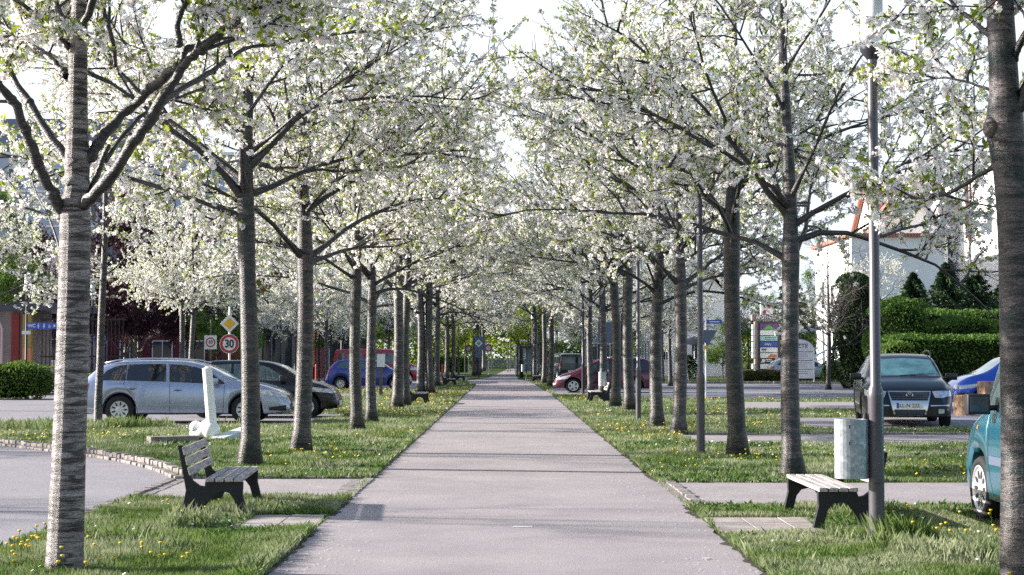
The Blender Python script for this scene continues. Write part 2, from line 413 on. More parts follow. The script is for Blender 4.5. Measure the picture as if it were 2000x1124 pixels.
def textmesh(body, size, mat, align='CENTER', sx=1.0, bold=0.0):
    cu = bpy.data.curves.new('lettering', 'FONT'); cu.body = body; cu.size = size
    cu.align_x = align; cu.align_y = 'CENTER'; cu.extrude = 0.002; cu.offset = bold
    o = bpy.data.objects.new('lettering_source', cu); C.objects.link(o)
    bpy.context.view_layer.update()
    dg = bpy.context.evaluated_depsgraph_get()
    me = bpy.data.meshes.new_from_object(o.evaluated_get(dg)); me.name = 'lettering'
    bpy.data.objects.remove(o)
    for v in me.vertices: v.co.x *= sx
    me.materials.clear(); me.materials.append(mat)
    return me
def put_text(body, size, mat, parent, loc, sx=1.0, rz=0.0, bold=0.0, align='CENTER', name='lettering'):
    o = link(name, textmesh(body, size, mat, align, sx, bold), parent)
    o.location = loc; o.rotation_euler = (R(90), 0, rz); return o

# ------------------------------------------------------------------ trees
def frames(n, rg):
    a = rg.normal(size=(n, 3)); a /= np.linalg.norm(a, axis=1)[:, None]
    b = rg.normal(size=(n, 3)); b -= a*(a*b).sum(1)[:, None]; b /= np.linalg.norm(b, axis=1)[:, None]
    return a, b
def quads(cen, a, b, la, lb):
    """diamond/quad leaves: centre, long axis a*la, short axis b*lb"""
    la = la[:, None]; lb = lb[:, None]
    v = np.stack([cen-a*la, cen+b*lb, cen+a*la, cen-b*lb], 1)
    return v.reshape(-1, 3)
def petals_quads(cen, a, b, s):
    s = s[:, None]
    v = np.stack([cen-a*s-b*s*0.8, cen+a*s*0.9-b*s, cen+a*s+b*s*0.9, cen-a*s*0.8+b*s], 1)
    return v.reshape(-1, 3)
class Tree:
    def __init__(s, seed):
        s.r = random.Random(seed); s.rg = np.random.default_rng(seed)
        s.trunk = MB(); s.twigs = MB(); s.pts = []   # pts: blossom sites
    def poly(s, p, d, L, n, wob, lift):
        pts = [Vector(p)]; d = Vector(d).normalized()
        for i in range(n):
            d = (d + Vector([s.r.gauss(0, wob) for _ in range(3)]) + Vector((0, 0, lift))).normalized()
            pts.append(pts[-1]+d*L/n)
        return pts
    def radial(s, t, ang):
        """direction at an angle from t, random around"""
        a = Vector([s.r.gauss(0, 1) for _ in range(3)])
        a = (a-t*a.dot(t)).normalized()
        return (t*math.cos(ang)+a*math.sin(ang)).normalized()
    def at(s, pts, f):
        k = f*(len(pts)-1); i = min(int(k), len(pts)-2); w = k-i
        return pts[i].lerp(pts[i+1], w), (pts[i+1]-pts[i]).normalized()
    def sites(s, pts, step, f0=0.0):
        L = sum((pts[i+1]-pts[i]).length for i in range(len(pts)-1))
        n = max(1, int(L*(1-f0)/step))
        for i in range(n):
            p, t = s.at(pts, f0+(1-f0)*(i+s.r.random())/n)
            s.pts.append((p.x, p.y, p.z))
    def subs(s, limb, r, nsub, ntwig, f0=0.3, ls=(0.8, 1.5), step=0.075, twl=(0.3, 0.7), minz=None):
        for k in range(nsub):
            f = f0+(1-f0)*(k+s.r.random())/nsub
            p, t = s.at(limb, min(f, 0.999))
            d = s.radial(t, R(s.r.uniform(30, 65)))
            if d.z < -0.25: d.z *= -0.4
            L = s.r.uniform(*ls)*(1.1-0.5*f)
            sb = s.poly(p, d, L, 5, 0.13, 0.02)
            if minz is not None and min(q.z for q in sb) < minz: continue
            rr = r*0.42
            s.trunk.mat(1).tube(sb, [rr*(1-0.8*i/5)+0.002 for i in range(6)], 5, False)
            s.sites(sb, step*1.2, 0.25)
            for j in range(ntwig):
                q, t2 = s.at(sb, min(0.999, 0.15+0.85*(j+s.r.random())/ntwig))
                d2 = s.radial(t2, R(s.r.uniform(25, 70)))
                tw = s.poly(q, d2, s.r.uniform(*twl), 3, 0.16, 0.03)
                s.twigs.tube(tw, [0.0068, 0.0055, 0.0042, 0.0025], 3, False)
                s.sites(tw, step, 0.12)
        e = s.poly(limb[-1], (limb[-1]-limb[-2]), 0.5, 3, 0.15, 0.02)
        s.twigs.tube(e, [0.008, 0.006, 0.004, 0.002], 4, False); s.sites(e, step)
    def trunkline(s, hf, r0, top, lean=(0, 0)):
        n = 16; pts = []; rad = []
        dx, dy = lean; ph = s.r.uniform(0, 6)
        for i in range(n+1):
            h = top*i/n - 0.12
            pts.append(Vector((dx*h+0.035*math.sin(h*1.3+ph), dy*h+0.035*math.cos(h*1.1+ph), h)))
            if h < hf: q = r0*(1.0-0.22*h/hf) + 0.065*max(0, 1-(h+.12)/0.45)**2
            else: q = r0*0.72*(1-(h-hf)/(top-hf))**0.9+0.008
            if abs(h-hf) < 0.35: q *= 1.14
            rad.append(q)
        s.trunk.mat(0).tube(pts, rad, 14)
        return pts
    def crown_mesh(s, name, npet=13, psize=0.0134, spread=0.036, nleaf=2.5, lsize=0.033, mats=None, pinkf=0.04, skip=0.0):
        rg = s.rg
        c = np.array(s.pts, dtype=float)
        if skip > 0: c = c[rg.random(len(c)) > skip]
        # sites bunch up along the twigs and leave gaps between
        if npet > 0:
            f = np.sin(c[:, 0]*9.1+1.3*np.sin(c[:, 2]*7))*np.sin(c[:, 1]*8.3+2)+np.sin(c[:, 2]*10.7+c[:, 0]*3)
            c = c[f+rg.normal(0, .5, len(c)) > -1.15]
        n = len(c)
        V = []; MI = []
        if npet > 0:
            # tight double blossoms: bunches of petals gathered round each site
            cc = np.repeat(c, npet, 0)
            off = rg.normal(size=(len(cc), 3)); off /= np.linalg.norm(off, axis=1)[:, None]
            rr = (rg.random(len(cc))**0.4)*spread*np.repeat(rg.uniform(.6, 1.45, n), npet)
            off = off*rr[:, None]; off[:, 2] -= 0.012
            a, b = frames(len(cc), rg)
            v = petals_quads(cc+off, a, b, psize*rg.uniform(0.7, 1.3, len(cc)))
            V.append(v)
            mi = np.zeros(len(cc), int); mi[rg.random(len(cc)) < pinkf*1.2] = 2
            MI.append(mi)
        m = int(n*nleaf)
        if m > 0:
            idx = np.repeat(rg.integers(0, n, m//4+1), 4)[:m] if npet > 0 else rg.integers(0, n, m)
            cl = c[idx] + rg.normal(size=(m, 3))*spread*0.75
            a = rg.normal(size=(m, 3)); a[:, 2] -= 0.8; a /= np.linalg.norm(a, axis=1)[:, None]
            b = rg.normal(size=(m, 3)); b -= a*(a*b).sum(1)[:, None]; b /= np.linalg.norm(b, axis=1)[:, None]
            sz = lsize*rg.uniform(0.6, 1.25, m)
            V.append(quads(cl, a, b, sz, sz*0.42)); MI.append(np.ones(m, int))
        v = np.concatenate(V); mi = np.concatenate(MI)
        f = np.arange(len(v)).reshape(-1, 4)
        # twigs belong to the crown
        if s.twigs.n:
            tv = np.array(s.twigs.v); tf = np.array(s.twigs.f)
            f = np.concatenate([f, tf+len(v)]); v = np.concatenate([v, tv]); mi = np.concatenate([mi, np.full(len(tf), 3)])
        return npmesh(name, v, f, mats or [M['petal'], M['leaf'], M['pink'], M['twig']], mi)
    def trunk_mesh(s, bark):
        me = bpy.data.meshes.new('trunk'); me.from_pydata(s.trunk.v, [], s.trunk.f)
        me.materials.append(bark); me.materials.append(M['limb'])
        me.polygons.foreach_set('material_index', s.trunk.mi)
        me.polygons.foreach_set('use_smooth', [True]*len(me.polygons)); me.update()
        return me
def orchard_tree(seed, hf=3.0, r0=0.125, top=7.0, lean=(0, 0), nlow=6, reach=2.7, nsub=9, ntwig=6, step=0.078):
    t = Tree(seed); r = t.r
    axis = t.trunkline(hf, r0, top, lean)
    a0 = r.uniform(0, 6.28)
    for k in range(nlow+7):
        low = k < nlow
        h = hf+r.uniform(-0.15, 0.85) if low else hf+0.8+(top-hf-1.2)*(k-nlow)/7
        az = a0+k*2.39996+r.uniform(-0.3, 0.3)
        fr = (h-hf)/(top-hf)
        el = R(r.uniform(26, 56)) if low else R(r.uniform(25, 55))
        L = reach*r.uniform(0.85, 1.15)*(1.0 if low else (1.0-0.55*fr))
        p, _ = t.at(axis, min(0.98, (h+0.12)/top))
        d = (math.cos(az)*math.cos(el), math.sin(az)*math.cos(el), math.sin(el))
        lb = t.poly(p, d, L, 8, 0.10, -0.075 if low else -0.02)
        rr = (0.035 if low else 0.027*(1-0.5*fr))*r.uniform(0.85, 1.15)
        t.trunk.mat(1).tube(lb, [rr*(1.5 if i == 0 else 1)*(1-0.78*i/8)*r.uniform(.86, 1.16) for i in range(9)], 8, False)
        t.subs(lb, rr, nsub if low else max(4, nsub-2), ntwig, 0.22, step=step, minz=2.25)
        # a fork half way along the low limbs
        if low and r.random() < 0.75:
            t.trunk.mat(1).ell(lb[0], (rr*1.7, rr*1.7, rr*1.3), 8, 6)
            q, tt = t.at(lb, 0.35); d2 = t.radial(tt, R(32)); d2.z = abs(d2.z)+0.1
            l2 = t.poly(q, d2, L*0.65, 6, 0.08, -0.02)
            t.trunk.mat(1).tube(l2, [rr*0.65*(1-0.75*i/6) for i in range(7)], 7, False)
            t.subs(l2, rr*0.7, nsub-2, ntwig, 0.2, step=step, minz=2.25)
    t.subs(axis[9:], 0.03, 5, 5, 0.3, step=step)
    return t
def place_tree(name, tm, cm, loc, rz, sc, label, cat, group=None):
    o = empty(name, loc, rz, label, cat, group); o.scale = (sc, sc, sc)
    link('trunk', tm, o); link('crown', cm, o)
    return o
# ------------------------------------------------------------------ cars
def pchip(pts):
    xs = [p[0] for p in pts]; ys = [p[1] for p in pts]; n = len(xs)
    h = [xs[i+1]-xs[i] for i in range(n-1)]; d = [(ys[i+1]-ys[i])/h[i] for i in range(n-1)]
    m = [d[0]]+[0 if d[i-1]*d[i] <= 0 else 2*d[i-1]*d[i]/(d[i-1]+d[i]) for i in range(1, n-1)]+[d[-1]]
    def f(x):
        if x <= xs[0]: return ys[0]
        if x >= xs[-1]: return ys[-1]
        i = 0
        while x > xs[i+1]: i += 1
        t = (x-xs[i])/h[i]; t2 = t*t; t3 = t2*t
        return (2*t3-3*t2+1)*ys[i]+(t3-2*t2+t)*h[i]*m[i]+(-2*t3+3*t2)*ys[i+1]+(t3-t2)*h[i]*m[i+1]
    return f
def paint(name, col, metal=0.5, rough=0.28, coat=1.0):
    return simple(name, col, rough, metal, coat=coat, var=0.04, vscale=3)

class Car:
    def __init__(s, name, L, W, top, belt, wheels, wr, paintm, loc, rz, label, cat='car', wfront=0.74, wrear=0.84,
                 sill=0.2, tumble=0.74, glassm=None, roofz=None, group=None, nosez=0.24):
        s.L, s.W = L, W; s.root = empty(name, loc, rz, label, cat, group)
        s.wr = wr; s.wheels = wheels
        s.glass = glassm or M['carglass']
        T = pchip(top); Bf = pchip(belt); H = roofz or max(p[1] for p in top)
        wf = pchip([(0, wrear), (0.18, 0.94), (0.7, 0.99), (L*0.5, 1.0), (L-0.9, 0.985), (L-0.35, 0.92), (L-0.1, 0.83), (L, wfront)])
        ra = wr+0.055
        us = set(round(L*i/110, 4) for i in range(111))
        for w in wheels:
            for q in (-ra, -ra*0.98, ra*0.98, ra): us.add(round(w+q, 4))
        us |= {0.03, 0.06, 0.1, L-0.03, L-0.06, L-0.1}
        us = sorted(us); ring = []
        for u in us:
            top_ = T(u); w = wf(u)*W/2
            b = min(Bf(u), top_-0.035)
            zb = sill + (nosez-sill)*max(0, 1-(L-u)/0.5) + 0.07*max(0, 1-u/0.4)
            zc = zb
            for wc in wheels:
                q = ra*ra-(u-wc)**2
                if q > 0: zb = max(zb, wr+math.sqrt(q))
            g = max(0.0, min(1.0, (top_-b-0.035)/(H-b-0.035+1e-6)))
            wb = w*0.955
            wg = wb*(0.94*(1-g)+(tumble/0.955)*g)
            zb = min(zb, b-0.05)
            zz = [zb+0.03+(b-zb-0.03)*q for q in (0.0, 0.22, 0.42, 0.62, 0.82, 1.0)]
            yy = [w*0.965, w*0.995, w*1.0, w*1.0, w*0.985, wb]
            h = top_-b; rd = min(0.09, h*0.55)
            P_ = [(0, zc if zb < wr+0.1 else zb), (w*0.9, zb)]+list(zip(yy, zz))
            P_ += [(wb-0.018*min(1, h*8), b+0.03*min(1, h*3))]
            for q in (0.33, 0.66, 1.0): P_.append((wb-0.02+(wg-wb+0.02)*q - (0 if q < 1 else 0.0), b+0.03*min(1, h*3)+(h-0.03*min(1, h*3)-rd)*q))
            P_ += [(wg-0.035, top_-rd*0.45), (wg-0.10, top_-rd*0.17), (wg*0.62, top_-0.012*min(1, h*6)), (wg*0.3, top_-0.003), (0, top_)]
            ring.append([(u-L/2, y, z) for y, z in P_])
        k = len(ring[0]); vs = []; 
        for r_ in ring: vs += r_ + [(x, -y, z) for x, y, z in r_[-2:0:-1]]
        m = 2*k-2; fs = []
        for i in range(len(us)-1):
            for j in range(m):
                j2 = (j+1) % m
                fs.append((i*m+j, (i+1)*m+j, (i+1)*m+j2, i*m+j2))
        fs.append(tuple(range(m))[::-1]); fs.append(tuple((len(us)-1)*m+j for j in range(m)))
        s.bvh = BVHTree.FromPolygons([Vector(v) for v in vs], fs)
        mb = MB(); mb.add(vs, fs); o = mb.build('body', paintm, s.root); autosmooth(o, 40)
        mb = MB()
        mb.box((0, 0, 0.42), (L*0.86, W*0.58, 0.42)); mb.box((0, 0, 0.25), (L*0.93, W*0.80, 0.06))
        for wc in wheels: mb.box((wc-L/2, 0, wr+0.12), (ra*2.0, W*0.70, ra*1.25))
        mb.build('underbody', M['under'], s.root)
    # --- draping thin panels on the body
    def drape(s, name, axis, lo, up, nu, nv, mat, off=0.004, parent=None, sign=1, uoff=True, smooth=True):
        """lo, up: polylines of 2-d points ((u,z) for a side, (y,z) for an end, (u,y) for the top)"""
        def along(pl, t):
            d = [0]
            for a, b in zip(pl, pl[1:]): d.append(d[-1]+math.dist(a, b))
            q = t*d[-1]
            for i in range(len(pl)-1):
                if q <= d[i+1]+1e-9:
                    w = (q-d[i])/max(1e-9, d[i+1]-d[i]); return (pl[i][0]+(pl[i+1][0]-pl[i][0])*w, pl[i][1]+(pl[i+1][1]-pl[i][1])*w)
            return pl[-1]
        vs = []; fs = []
        for j in range(nv+1):
            for i in range(nu+1):
                a = along(lo, i/nu); b = along(up, i/nu); t = j/nv
                p = (a[0]+(b[0]-a[0])*t, a[1]+(b[1]-a[1])*t)
                if axis == 'side': o_ = Vector((p[0]-s.L/2, sign*3, p[1])); d_ = Vector((0, -sign, 0))
                elif axis == 'end': o_ = Vector((sign*5, p[0], p[1])); d_ = Vector((-sign, 0, 0))
                else: o_ = Vector((p[0]-s.L/2, p[1], 4)); d_ = Vector((0, 0, -1))
                h, nrm, _, _ = s.bvh.ray_cast(o_, d_)
                if h is None:
                    h, nrm, _, _ = s.bvh.find_nearest(o_+d_*(3-s.W/2 if axis == 'side' else 5-s.L/2))
                if nrm.dot(d_) > 0: nrm = -nrm
                vs.append(h+(nrm*off))
        for j in range(nv):
            for i in range(nu):
                a = j*(nu+1)+i; fs.append((a, a+1, a+nu+2, a+nu+1))
        # thickness: back sheet just inside the skin
        mb = MB(); mb.add(vs, fs)
        return mb.build(name, mat, parent or s.root, smooth)
    def side(s, name, lo, up, mat, nu=14, nv=5, off=0.004, signs=(1, -1), parent=None):
        return [s.drape(name, 'side', lo, up, nu, nv, mat, off, parent, sg) for sg in signs]
    def seam(s, pts, w=0.009, signs=(1, -1)):
        for sg in signs:
            lo = [(a-w/2, b) for a, b in pts]; up = [(a+w/2, b) for a, b in pts]
            s.drape('door_seam', 'side', lo, up, 12, 1, M['blackplastic'], 0.002, None, sg)
    def hline(s, name, pts, h, mat, signs=(1, -1), off=0.006):
        lo = [(a, b-h/2) for a, b in pts]; up = [(a, b+h/2) for a, b in pts]
        for sg in signs: s.drape(name, 'side', lo, up, 14, 2, mat, off, None, sg)
    def handle(s, u, z, signs=(1, -1), mat=None):
        for sg in signs:
            h, n, _, _ = s.bvh.ray_cast(Vector((u-s.L/2, sg*3, z)), Vector((0, -sg, 0)))
            if h is None: continue
            mb = MB(); mb.ell(h+Vector((0, sg*0.012, 0.0)), (0.10, 0.022, 0.020), 12, 8)
            o = mb.build('door_handle', mat or M['chrome'], s.root, True)
            mb = MB(); mb.ell(h+Vector((0, sg*0.0, -0.012)), (0.085, 0.008, 0.028), 12, 6)
            mb.build('handle_recess', M['blackplastic'], o, True)
    def wheel_set(s, style='slots', n=7, rimr=0.72, w=0.20, steer=0.0, inset=0.045):
        for i, wc in enumerate(s.wheels):
            for sg in (1, -1):
                r = s.wr; e = empty('wheel', (wc-s.L/2, sg*(s.W/2-w/2-inset), r), steer if i == 1 else 0); e.parent = s.root
                mb = MB()
                mb.lathe([(r*0.62, -w/2), (r*0.93, -w/2), (r, -w/2+0.03), (r, w/2-0.03), (r*0.93, w/2), (r*rimr, w/2-0.004), (r*rimr, -w/2)], axis='Y', n=32)
                mb.build('tyre', M['tyre'], e, True)
                mb = MB(); rr = r*rimr; f = sg*w/2
                mb.mat(0)
                prof = [(rr, f*0.97), (rr*0.93, f*0.99), (rr*0.86, f*0.86), (rr*0.4, f*0.80), (rr*0.22, f*0.92), (0.001, f*0.94)]
                mb.lathe(prof, axis='Y', n=32)
                mb.mat(1)
                for k in range(n):
                    a = 2*math.pi*k/n
                    c0, c1 = math.cos(a), math.sin(a)
                    if style == 'slots': r0, r1, hw = rr*0.40, rr*0.80, rr*0.085
                    else: r0, r1, hw = rr*0.42, rr*0.84, rr*0.22
                    q = []
                    for t in range(12):
                        b = 2*math.pi*t/12; lx = (r0+r1)/2+(r1-r0)/2*math.cos(b); ly = hw*math.sin(b)*(1 if style == 'slots' else (0.55+0.5*(lx-r0)/(r1-r0)))
                        q.append((lx*c0-ly*c1, f*0.90+sg*0.0, lx*c1+ly*c0))
                    mb.add(q, [tuple(range(12))])
                mb.build('rim', [M['rim'], M['rimdark']], e, False)
    def mirror(s, u, z, mat, signs=(1, -1), size=(0.07, 0.11, 0.075), out=0.13):
        for sg in signs:
            h, n, _, _ = s.bvh.ray_cast(Vector((u-s.L/2, sg*3, z)), Vector((0, -sg, 0)))
            if h is None: continue
            mb = MB(); c = h+Vector((0.0, sg*out, 0.03))
            mb.box(c, (size[0]*1.7, size[1]*1.9, size[2]*1.8)); mb.tube([h-Vector((0, sg*0.02, 0)), c+Vector((0, 0, -0.04))], [0.028, 0.024], 8)
            o = mb.build('side_mirror', mat, s.root, True, bevel=.032)
            g = MB(); g.box(c+Vector((-size[0]*0.86, 0, 0)), (0.01, size[1]*1.5, size[2]*1.35))
            g.build('mirror_glass', M['glass'], o, False, bevel=.004)
    def end_patch(s, name, lo, up, mat, sign=1, both=True, nu=8, nv=4, off=0.006, parent=None):
        out = []
        for m in ((1, -1) if both else (1,)):
            out.append(s.drape(name, 'end', [(a*m, b) for a, b in lo], [(a*m, b) for a, b in up], nu, nv, mat, off, parent, sign))
        return out
    def plate(s, sign, z, text=None, y=0.0):
        h, n, _, _ = s.bvh.ray_cast(Vector((sign*5, y, z)), Vector((-sign, 0, 0)))
        if h is None: return
        mb = MB(); mb.box(h+Vector((sign*0.012, 0, 0)), (0.014, 0.52, 0.115))
        o = mb.build('number_plate', M['plate'], s.root)
        if text:
            b = MB(); b.box(h+Vector((sign*0.0205, -sign*0.237 if sign < 0 else -0.237, 0)), (0.003, 0.045, 0.11))
            b.build('blue_band', M['signblue'], o)
            t = link('lettering', textmesh(text, 0.10, M['signblack'], 'LEFT'), o)
            t.location = h+Vector((sign*0.021, -0.20*sign, 0)); t.rotation_euler = (R(90), 0, R(90) if sign > 0 else R(-90))
        return o
    def rails(s, u0, u1, y, z, mat, r=0.016):
        for sg in (1, -1):
            pts = [(u-s.L/2, sg*y, z(u)) for u in np.linspace(u0, u1, 9)]
            MB().tube(pts, [r]*9, 6).build('roof_rail', mat, s.root, True)

def common_rear(c, H):
    c.end_patch('tail_lamp', [(0.52, 0.72), (0.76, 0.72)], [(0.56, 0.95), (0.74, 0.95)], M['tail'], -1)

# silver estate car, side on ------------------------------------------------
def silver_estate(loc, rz, label, name='estate_car', col=None, simple_=False):
    L = 4.59
    pm = col or paint('silver_paint', (0.34, 0.39, 0.53), 0.55, 0.3)
    c = Car(name, L, 1.78,
            [(0, 0.66), (0.05, 0.90), (0.16, 1.04), (0.40, 1.25), (0.62, 1.355), (1.0, 1.415), (1.6, 1.432), (2.2, 1.415), (2.62, 1.345), (2.9, 1.235), (3.42, 0.985), (3.6, 0.945), (3.95, 0.88), (4.25, 0.785), (4.45, 0.67), (4.55, 0.55), (L, 0.46)],
            [(0, 0.60), (0.2, 0.93), (0.5, 0.945), (1.6, 0.925), (2.6, 0.885), (3.3, 0.85), (3.9, 0.79), (4.3, 0.69), (L, 0.42)],
            [0.92, 3.65], 0.315, pm, loc, rz, label, sill=0.21)
    c.side('side_window', [(0.42, 0.975), (1.05, 0.965)], [(0.47, 1.02), (0.62, 1.19), (0.82, 1.29), (1.05, 1.318)], c.glass, parent=None)
    c.side('side_window', [(1.065, 0.965), (1.93, 0.94)], [(1.065, 1.318), (1.5, 1.335), (1.89, 1.332)], c.glass)
    c.side('side_window', [(2.0, 0.935), (3.12, 0.885), (3.2, 0.89)], [(1.96, 1.33), (2.3, 1.312), (2.6, 1.25), (2.9, 1.12), (3.17, 0.93)], c.glass)
    c.end_patch('windscreen', [(-0.62, 0.97), (0, 1.0), (0.62, 0.97)], [(-0.53, 1.30), (0, 1.33), (0.53, 1.30)], M['screen'], 1, False, 16, 8)
    c.end_patch('rear_window', [(-0.6, 0.98), (0.6, 0.98)], [(-0.5, 1.28), (0.5, 1.28)], c.glass, -1, False, 12, 8)
    # doors: rear door front edge curves round the wheel arch
    c.seam([(1.03, 0.95), (1.00, 0.90), (1.10, 0.77), (1.26, 0.55), (1.32, 0.30), (1.32, 0.24)])
    c.seam([(2.00, 0.93), (2.02, 0.70), (2.02, 0.26)]); c.seam([(3.20, 0.86), (3.19, 0.60), (3.17, 0.26)])
    c.hline('door_moulding', [(1.30, 0.435), (3.12, 0.41)], 0.028, pm)
    c.hline('sill_trim', [(1.36, 0.235), (3.2, 0.235)], 0.03, M['blackplastic'], off=0.003)
    c.handle(1.20, 0.80, mat=pm); c.handle(2.19, 0.765, mat=pm)
    c.side('headlamp', [(3.98, 0.66), (4.50, 0.575)], [(3.96, 0.765), (4.25, 0.735), (4.49, 0.66)], M['lamp'])
    c.end_patch('headlamp', [(0.44, 0.56), (0.70, 0.58)], [(0.44, 0.66), (0.70, 0.68)], M['lamp'], 1)
    c.end_patch('grille', [(-0.33, 0.27), (0.33, 0.27)], [(-0.40, 0.62), (0.40, 0.62)], M['blackplastic'], 1, False)
    c.side('air_intake', [(4.16, 0.30), (4.52, 0.29)], [(4.16, 0.37), (4.52, 0.42)], M['blackplastic'])
    c.hline('side_indicator', [(3.36, 0.70), (3.43, 0.70)], 0.022, M['lamp'])
    c.side('tail_lamp', [(0.03, 0.72), (0.24, 0.74)], [(0.08, 0.90), (0.26, 0.90)], M['tail'])
    c.hline('bumper_trim', [(0.03, 0.36), (0.50, 0.34)], 0.03, M['chrome'])
    c.mirror(3.02, 0.92, pm); c.wheel_set('slots', 9, 0.70)
    c.rails(0.55, 2.65, 0.60, pchip([(0.55, 1.36), (0.75, 1.415), (1.6, 1.462), (2.4, 1.42), (2.65, 1.36)]), M['chrome'], 0.017)
    c.plate(1, 0.42); return c
# small hatchback (front half of the black one; the blue one whole)
def hatch(loc, rz, label, pm, L=3.84, name='hatchback_car', glassm=None, H=1.45, doors=3):
    k = L/3.84
    t = [(0, 0.60), (0.06, 0.86), (0.14, 1.02), (0.34, 1.28), (0.55, 1.41), (1.0, 1.46), (1.6, 1.465), (2.1, 1.43), (2.45, 1.33), (2.95, 1.02), (3.1, 0.955), (3.45, 0.86), (3.68, 0.74), (3.80, 0.60), (3.84, 0.46)]
    t = [(a*k, b*H/1.465) for a, b in t]
    c = Car(name, L, 1.66, t, [(0, 0.55), (0.15*k, 0.93), (0.8*k, 0.94), (2.0*k, 0.90), (2.8*k, 0.87), (3.3*k, 0.79), (3.7*k, 0.62), (L, 0.42)],
            [0.68*k, 3.12*k], 0.285, pm, loc, rz, label, glassm=glassm)
    q = H/1.465
    c.side('side_window', [(0.50*k, 0.99), (1.28*k, 0.955)], [(0.56*k, 1.20*q), (0.74*k, 1.32*q), (1.28*k, 1.365*q)], c.glass)
    c.side('side_window', [(1.36*k, 0.95), (2.62*k, 0.90)], [(1.34*k, 1.365*q), (1.8*k, 1.36*q), (2.15*k, 1.29*q), (2.62*k, 0.98)], c.glass)
    c.end_patch('windscreen', [(-0.60, 0.99), (0, 1.01), (0.60, 0.99)], [(-0.51, 1.31*q), (0, 1.34*q), (0.51, 1.31*q)], M['screen'], 1, False, 16, 8)
    c.end_patch('rear_window', [(-0.5, 0.98), (0.5, 0.98)], [(-0.45, 1.27*q), (0.45, 1.27*q)], c.glass, -1, False, 12, 8)
    c.seam([(1.31*k, 0.93), (1.30*k, 0.60), (1.22*k, 0.30)]); c.seam([(2.70*k, 0.88), (2.72*k, 0.60), (2.66*k, 0.27)])
    c.handle(1.5*k, 0.80, mat=M['blackplastic'])
    c.side('headlamp', [(3.22*k, 0.66), (3.74*k, 0.60)], [(3.26*k, 0.76), (3.72*k, 0.70)], M['lamp'])
    c.end_patch('headlamp', [(0.36, 0.60), (0.62, 0.61)], [(0.36, 0.71), (0.60, 0.72)], M['lamp'], 1)
    c.side('tail_lamp', [(0.06*k, 0.84), (0.20*k, 0.86)], [(0.20*k, 1.16*q), (0.32*k, 1.16*q)], M['tail'])
    c.end_patch('grille', [(-0.4, 0.30), (0.4, 0.30)], [(-0.42, 0.42), (0.42, 0.42)], M['blackplastic'], 1, False)
    c.hline('door_moulding', [(1.1*k, 0.50), (2.7*k, 0.49)], 0.05, M['blackplastic'])
    c.hline('bumper_trim', [(3.42*k, 0.47), (3.80*k, 0.47)], 0.07, M['blackplastic'])
    c.mirror(2.55*k, 0.94, M['blackplastic']); c.wheel_set('slots', 8, 0.66); c.plate(1, 0.36); c.plate(-1, 0.62); return c
# one-box and two-box vans
def van(loc, rz, label, pm, L=4.8, H=1.95, W=1.9, name='van', glassm=None):
    t = [(0, 0.7), (0.03, 1.2), (0.08, 1.75), (0.2, H-0.03), (0.6, H), (2.0, H+0.02), (3.0, H), (3.45, H-0.09), (3.75, H-0.32), (4.12, 1.24), (4.3, 1.10), (4.62, 0.95), (4.74, 0.78), (L, 0.5)]
    c = Car(name, L, W, t, [(0, 0.6), (0.15, 1.02), (1, 1.06), (3.2, 1.04), (3.9, 0.98), (4.4, 0.86), (L, 0.45)], [0.95, 4.02], 0.32, pm, loc, rz, label, 'van', tumble=0.84, glassm=glassm, wrear=0.93)
    zt = H-0.24
    c.side('side_window', [(0.28, 1.12), (0.62, 1.12)], [(0.30, zt), (0.62, zt)], c.glass)
    c.side('side_window', [(0.72, 1.12), (1.65, 1.12)], [(0.72, zt), (1.65, zt)], c.glass)
    c.side('side_window', [(1.8, 1.12), (2.5, 1.12)], [(1.8, zt), (2.5, zt)], c.glass)
    c.side('side_window', [(2.72, 1.10), (3.75, 1.08)], [(2.72, zt), (3.28, zt), (3.75, 1.35)], c.glass)
    c.end_patch('windscreen', [(-0.72, 1.25), (0.72, 1.25)], [(-0.62, zt+0.05), (0.62, zt+0.05)], M['screen'], 1, False, 12, 8)
    c.end_patch('rear_window', [(-0.65, 1.12), (0.65, 1.12)], [(-0.62, zt), (0.62, zt)], c.glass, -1, False, 8, 6)
    c.seam([(2.61, zt+0.1), (2.61, 0.3)]); c.seam([(1.72, zt+0.1), (1.72, 0.3)]); c.seam([(3.72, 1.05), (3.66, 0.6), (3.62, 0.3)])
    c.side('headlamp', [(4.25, 0.78), (4.68, 0.74)], [(4.3, 0.98), (4.62, 0.90)], M['lamp'])
    c.end_patch('headlamp', [(0.5, 0.75), (0.78, 0.76)], [(0.5, 0.88), (0.76, 0.9)], M['lamp'], 1)
    c.end_patch('grille', [(-0.45, 0.40), (0.45, 0.40)], [(-0.45, 0.68), (0.45, 0.68)], M['blackplastic'], 1, False)
    c.side('tail_lamp', [(0.05, 0.8), (0.15, 0.8)], [(0.06, 1.3), (0.16, 1.3)], M['tail'])
    c.hline('door_moulding', [(1.3, 0.55), (3.6, 0.55)], 0.07, M['blackplastic'])
    c.handle(2.75, 0.92, mat=M['blackplastic']); c.mirror(3.68, 1.12, M['blackplastic']); c.wheel_set('spokes', 5, 0.66); c.plate(-1, 0.6); return c
